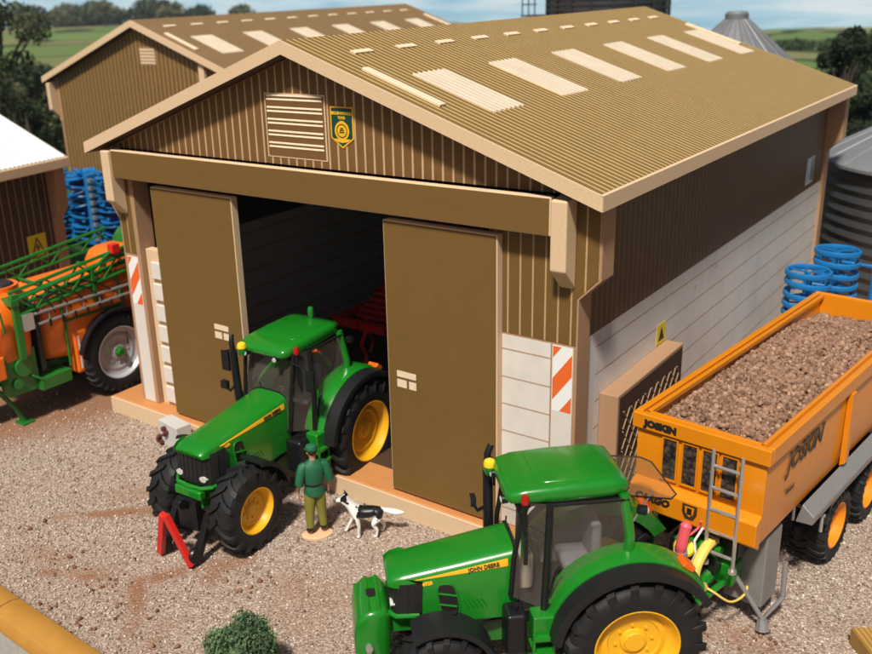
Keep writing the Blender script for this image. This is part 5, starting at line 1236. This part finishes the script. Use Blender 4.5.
# ================================================================ PERSON AND DOG (skinned skeletons)
def skin(name, pts, edges, mat, parent, sub=2, root=0):
    bm = bmesh.new(); ly = bm.verts.layers.skin.verify(); vs = []
    for i, (c, r_) in enumerate(pts):
        v = bm.verts.new(c); v[ly].radius = r_ if isinstance(r_, tuple) else (r_, r_); v[ly].use_root = (i == root); vs.append(v)
    for a, b in edges: bm.edges.new((vs[a], vs[b]))
    me = bpy.data.meshes.new(name); bm.to_mesh(me); bm.free(); me.materials.append(M[mat])
    o = bpy.data.objects.new(name, me); COL.objects.link(o); o.parent = parent
    k = o.modifiers.new('skin', 'SKIN'); k.use_smooth_shade = True; k.branch_smoothing = .3
    u = o.modifiers.new('sub', 'SUBSURF'); u.levels = sub; u.render_levels = sub
    dg = bpy.context.evaluated_depsgraph_get(); m2 = bpy.data.meshes.new_from_object(o.evaluated_get(dg)); o.modifiers.clear(); o.data = m2; m2.name = name
    if not m2.materials: m2.materials.append(M[mat])
    m2.polygons.foreach_set('use_smooth', [True] * len(m2.polygons))
    return o
def chain(pts, edges, start, lst):
    i = start
    for c, r_ in lst: pts.append((c, r_)); edges.append((i, len(pts) - 1)); i = len(pts) - 1
    return i
fh = Vector((-.84, .54, 0)).normalized()
PE = thing('person', (6.27, -1.30, 0), math.atan2(fh.y, fh.x) - math.pi / 2, 'standing person in green cap, green shirt and olive trousers, seen from behind', 'person')
zb0 = .05
pts = [((0, 0, .90), (.115, .10))]; ed = []
c1 = chain(pts, ed, 0, [((0, 0, 1.06), (.115, .09)), ((0, .01, 1.25), (.14, .10)), ((0, 0, 1.40), (.11, .085))])
nk = chain(pts, ed, c1, [((0, .0, 1.48), .05), ((0, .02, 1.555), (.07, .082)), ((0, .025, 1.63), (.08, .095)), ((0, .01, 1.71), (.065, .08))])
hd = nk - 1
chain(pts, ed, hd, [((-.01, .125, 1.605), .016)])
for sx in (1, -1):
    chain(pts, ed, hd, [((sx * .085, .0, 1.62), .017), ((sx * .1, -.005, 1.625), .012)])
    w_ = chain(pts, ed, c1, [((sx * .16, 0, 1.37), .055), ((sx * .235, -.03, 1.24), .048), ((sx * .265, -.035, 1.11), .043), ((sx * .275, .03, .98), .036), ((sx * .27, .075, .88), (.022, .028))])
    pm = chain(pts, ed, w_, [((sx * .268, .092, .825), (.018, .036))])
    for k, (dy, ln) in enumerate(((.034, .062), (.012, .074), (-.010, .068), (-.030, .054))):
        chain(pts, ed, pm, [((sx * .267, .095 + dy * .9, .79), .0095), ((sx * .262, .105 + dy, .79 - ln * .5), .009), ((sx * .252, .112 + dy, .79 - ln), .007)])
    chain(pts, ed, w_, [((sx * .255, .128, .845), .011), ((sx * .245, .145, .81), .009)])
    kn = chain(pts, ed, 0, [((sx * .085, 0, .84), .085), ((sx * .105, .015, .48), .058), ((sx * .118, -.01, .16), .040), ((sx * .12, -.01, .09), .04), ((sx * .13, .10, .085), .03)])
body_ = skin('body', pts, ed, 'skin', PE)
# clothing
def ell(z, a, b, yo=0, n=20): return [(a * math.cos(q), yo + b * math.sin(q), z) for q in [2 * math.pi * i / n for i in range(n)]]
MB().loft([ell(.83, .178, .145), ell(.90, .182, .145), ell(1.0, .165, .128), ell(1.035, .155, .12), ell(1.09, .170, .130), ell(1.22, .196, .145, .005), ell(1.33, .205, .14, .0), ell(1.40, .190, .118), ell(1.45, .125, .092), ell(1.485, .072, .070)], 0, True).build('shirt', 'shirt', PE)
for sx in (1, -1):
    MB().tube([(sx * .135, 0, 1.40), (sx * .185, -.005, 1.375), (sx * .222, -.02, 1.29), (sx * .248, -.032, 1.20), (sx * .268, -.038, 1.11), (sx * .270, -.034, 1.075)], [.070, .084, .082, .078, .076, .072], 14).build('sleeve', 'shirt', PE, sharp=60)
    MB().tube([(sx * .062, 0, .93), (sx * .078, 0, .82), (sx * .092, .006, .68), (sx * .104, .014, .48), (sx * .113, .0, .34), (sx * .118, -.01, .20)], [.095, .110, .102, .084, .074, .064], 16).build('trouser_leg', 'trouser', PE, sharp=60)
for sx in (1, -1):
    a_ = R(-12 * sx)
    skin('boot', [((sx * .12, -.01, .24), .056), ((sx * .12, -.015, .13), .056), ((sx * .125, .03, .095), (.05, .046)), ((sx * .135, .13, .085), (.042, .036))], [(0, 1), (1, 2), (2, 3)], 'boot', PE)
mb = MB(); secs = [[(.157 * math.cos(a) * k, .122 * math.sin(a) * k, z) for a in [i * math.pi / 12 for i in range(24)]] for z, k in ((1.015, .96), (1.018, 1.06), (1.055, 1.05), (1.058, .95))]
mb.loft(secs, 0, True); mb.build('belt', 'boot', PE)
head_turn = Matrix.Translation((0, .01, 0)) @ Matrix.Rotation(R(22), 4, 'Z')
mb = MB(); mb.lathe([(.095, 0), (.106, .015), (.108, .045), (.092, .085), (.055, .108), (0, .115)], (0, .01, 1.655), (0, 0, 1), 20)
mb.loft([[(.085 * math.cos(a) * k, .075 + .095 * math.sin(a) * k, 1.655 + z - .02 * math.sin(a)) for a in [i * math.pi / 10 for i in range(11)]] for z, k in ((.0, 1.0), (.012, 1.0))], 0, True)
mb.xf(head_turn); mb.build('cap', 'shirt', PE)
mb = MB(); mb.lathe([(.0, -.075), (.06, -.07), (.088, -.03), (.092, .01), (.0, .012)], (0, -.005, 1.655), (0, 0, 1), 18); mb.build('hair', 'hair', PE)
for sx in (1, -1): mb = MB().lathe([(0, 0), (.010, .003), (.007, .008), (0, .01)], (sx * .032 - .03, .108, 1.635), (-.2, 1, 0), 8).build('eye', 'boot', PE)
MB().box(-.055, -.005, .098, .106, 1.562, 1.570).build('mouth', 'maroon', PE)
secs = [[(.27 * k * math.cos(a) * (1 + .08 * math.cos(2 * a + 1)), .19 * k * math.sin(a), z) for a in [i * math.pi / 16 for i in range(32)]] for z, k in ((0, .97), (.02, 1.0), (.045, .97), (.055, .90))]
MB().loft(secs, 0, True).build('stand', 'peach', PE)

m, t, p = nt('collie_coat'); v, s3 = obj_xyz(t); nz = math_(t, 'MULTIPLY', math_(t, 'SUBTRACT', noise(t, 11, 3, .6, v), .5), .22)
xx = math_(t, 'ADD', s3[0], nz); zz = math_(t, 'ADD', s3[2], nz)
sad = math_(t, 'MULTIPLY', math_(t, 'MULTIPLY', math_(t, 'GREATER_THAN', xx, -.255), math_(t, 'LESS_THAN', xx, .15)), math_(t, 'GREATER_THAN', zz, .345))
hdm = math_(t, 'MULTIPLY', math_(t, 'MULTIPLY', math_(t, 'GREATER_THAN', xx, .315), math_(t, 'LESS_THAN', s3[0], .435)), math_(t, 'GREATER_THAN', zz, .60))
blz = math_(t, 'GREATER_THAN', math_(t, 'ABSOLUTE', s3[1]), .014)
hdm = math_(t, 'MULTIPLY', hdm, math_(t, 'MAXIMUM', blz, math_(t, 'LESS_THAN', s3[0], .36)))
nose_ = math_(t, 'GREATER_THAN', s3[0], .512)
k = math_(t, 'MINIMUM', math_(t, 'ADD', math_(t, 'ADD', sad, hdm), nose_), 1.0)
L(t, mix(t, k, (.78, .76, .72), (.008, .008, .009)), p.inputs['Base Color']); p.inputs['Roughness'].default_value = .38; M['collie'] = m
DGS = (1.02, 1.45, 1.14)
DG = thing('dog', (7.0, -.80, 0), math.atan2(-.58, -.81), 'black and white toy sheepdog stepping towards the person beside the shed base', 'dog')
pts = [((-.02, 0, .41), (.092, .095))]; ed = []
ch = chain(pts, ed, 0, [((.11, 0, .40), (.105, .125)), ((.19, 0, .42), (.105, .125))])
hd = chain(pts, ed, ch, [((.25, 0, .50), (.105, .10)), ((.315, 0, .58), (.082, .08)), ((.375, 0, .64), (.068, .062)), ((.435, 0, .625), .042), ((.50, 0, .605), .03), ((.52, 0, .605), .02)])
skull = hd - 3
for sy in (1, -1): chain(pts, ed, skull, [((.355, sy * .05, .70), .024), ((.375, sy * .062, .74), .009)])
rp_ = chain(pts, ed, 0, [((-.14, 0, .415), (.085, .095)), ((-.22, 0, .425), (.078, .085))])
chain(pts, ed, rp_, [((-.30, 0, .435), .035), ((-.40, 0, .41), .048), ((-.52, 0, .385), .05), ((-.64, 0, .385), .014)])
# front legs: far one reaching forward
chain(pts, ed, ch, [((.215, -.065, .33), .052), ((.27, -.07, .22), .034), ((.33, -.072, .12), .027), ((.37, -.072, .035), .026), ((.41, -.072, .026), .02)])
chain(pts, ed, ch, [((.165, .07, .32), .052), ((.135, .072, .20), .034), ((.15, .073, .10), .027), ((.135, .073, .032), .027), ((.185, .073, .024), .021)])
for sy, dx in ((1, .06), (-1, -.05)):
    chain(pts, ed, rp_, [((-.20 + dx * .3, sy * .065, .33), .066), ((-.13 + dx * .6, sy * .072, .24), .045), ((-.235 + dx, sy * .073, .14), .027), ((-.215 + dx, sy * .073, .04), .026), ((-.165 + dx, sy * .073, .024), .021)])
skin('body', pts, ed, 'collie', DG); DG.scale = DGS
for sy in (1, -1): MB().lathe([(0, 0), (.009, .002), (.006, .007), (0, .009)], (.425, sy * .036, .655), (.5, sy, .2), 8).build('eye', 'boot', DG)

# ================================================================ haze: pale air round the whole scene
m = bpy.data.materials.new('haze'); m.use_nodes = True; t = m.node_tree; t.nodes.remove(t.nodes['Principled BSDF'])
pv = N(t, 'ShaderNodeVolumePrincipled'); pv.inputs['Color'].default_value = (.80, .90, 1.0, 1); pv.inputs['Density'].default_value = .00026; pv.inputs['Anisotropy'].default_value = .2
L(t, pv.outputs[0], t.nodes['Material Output'].inputs['Volume']); M['haze'] = m
hz_ = MB().box(-630, 105, -60, 334, -22, 12.5).build('haze', 'haze'); tag(hz_, 'thin pale blue air that fades the far fields and hills', 'haze', kind='stuff')
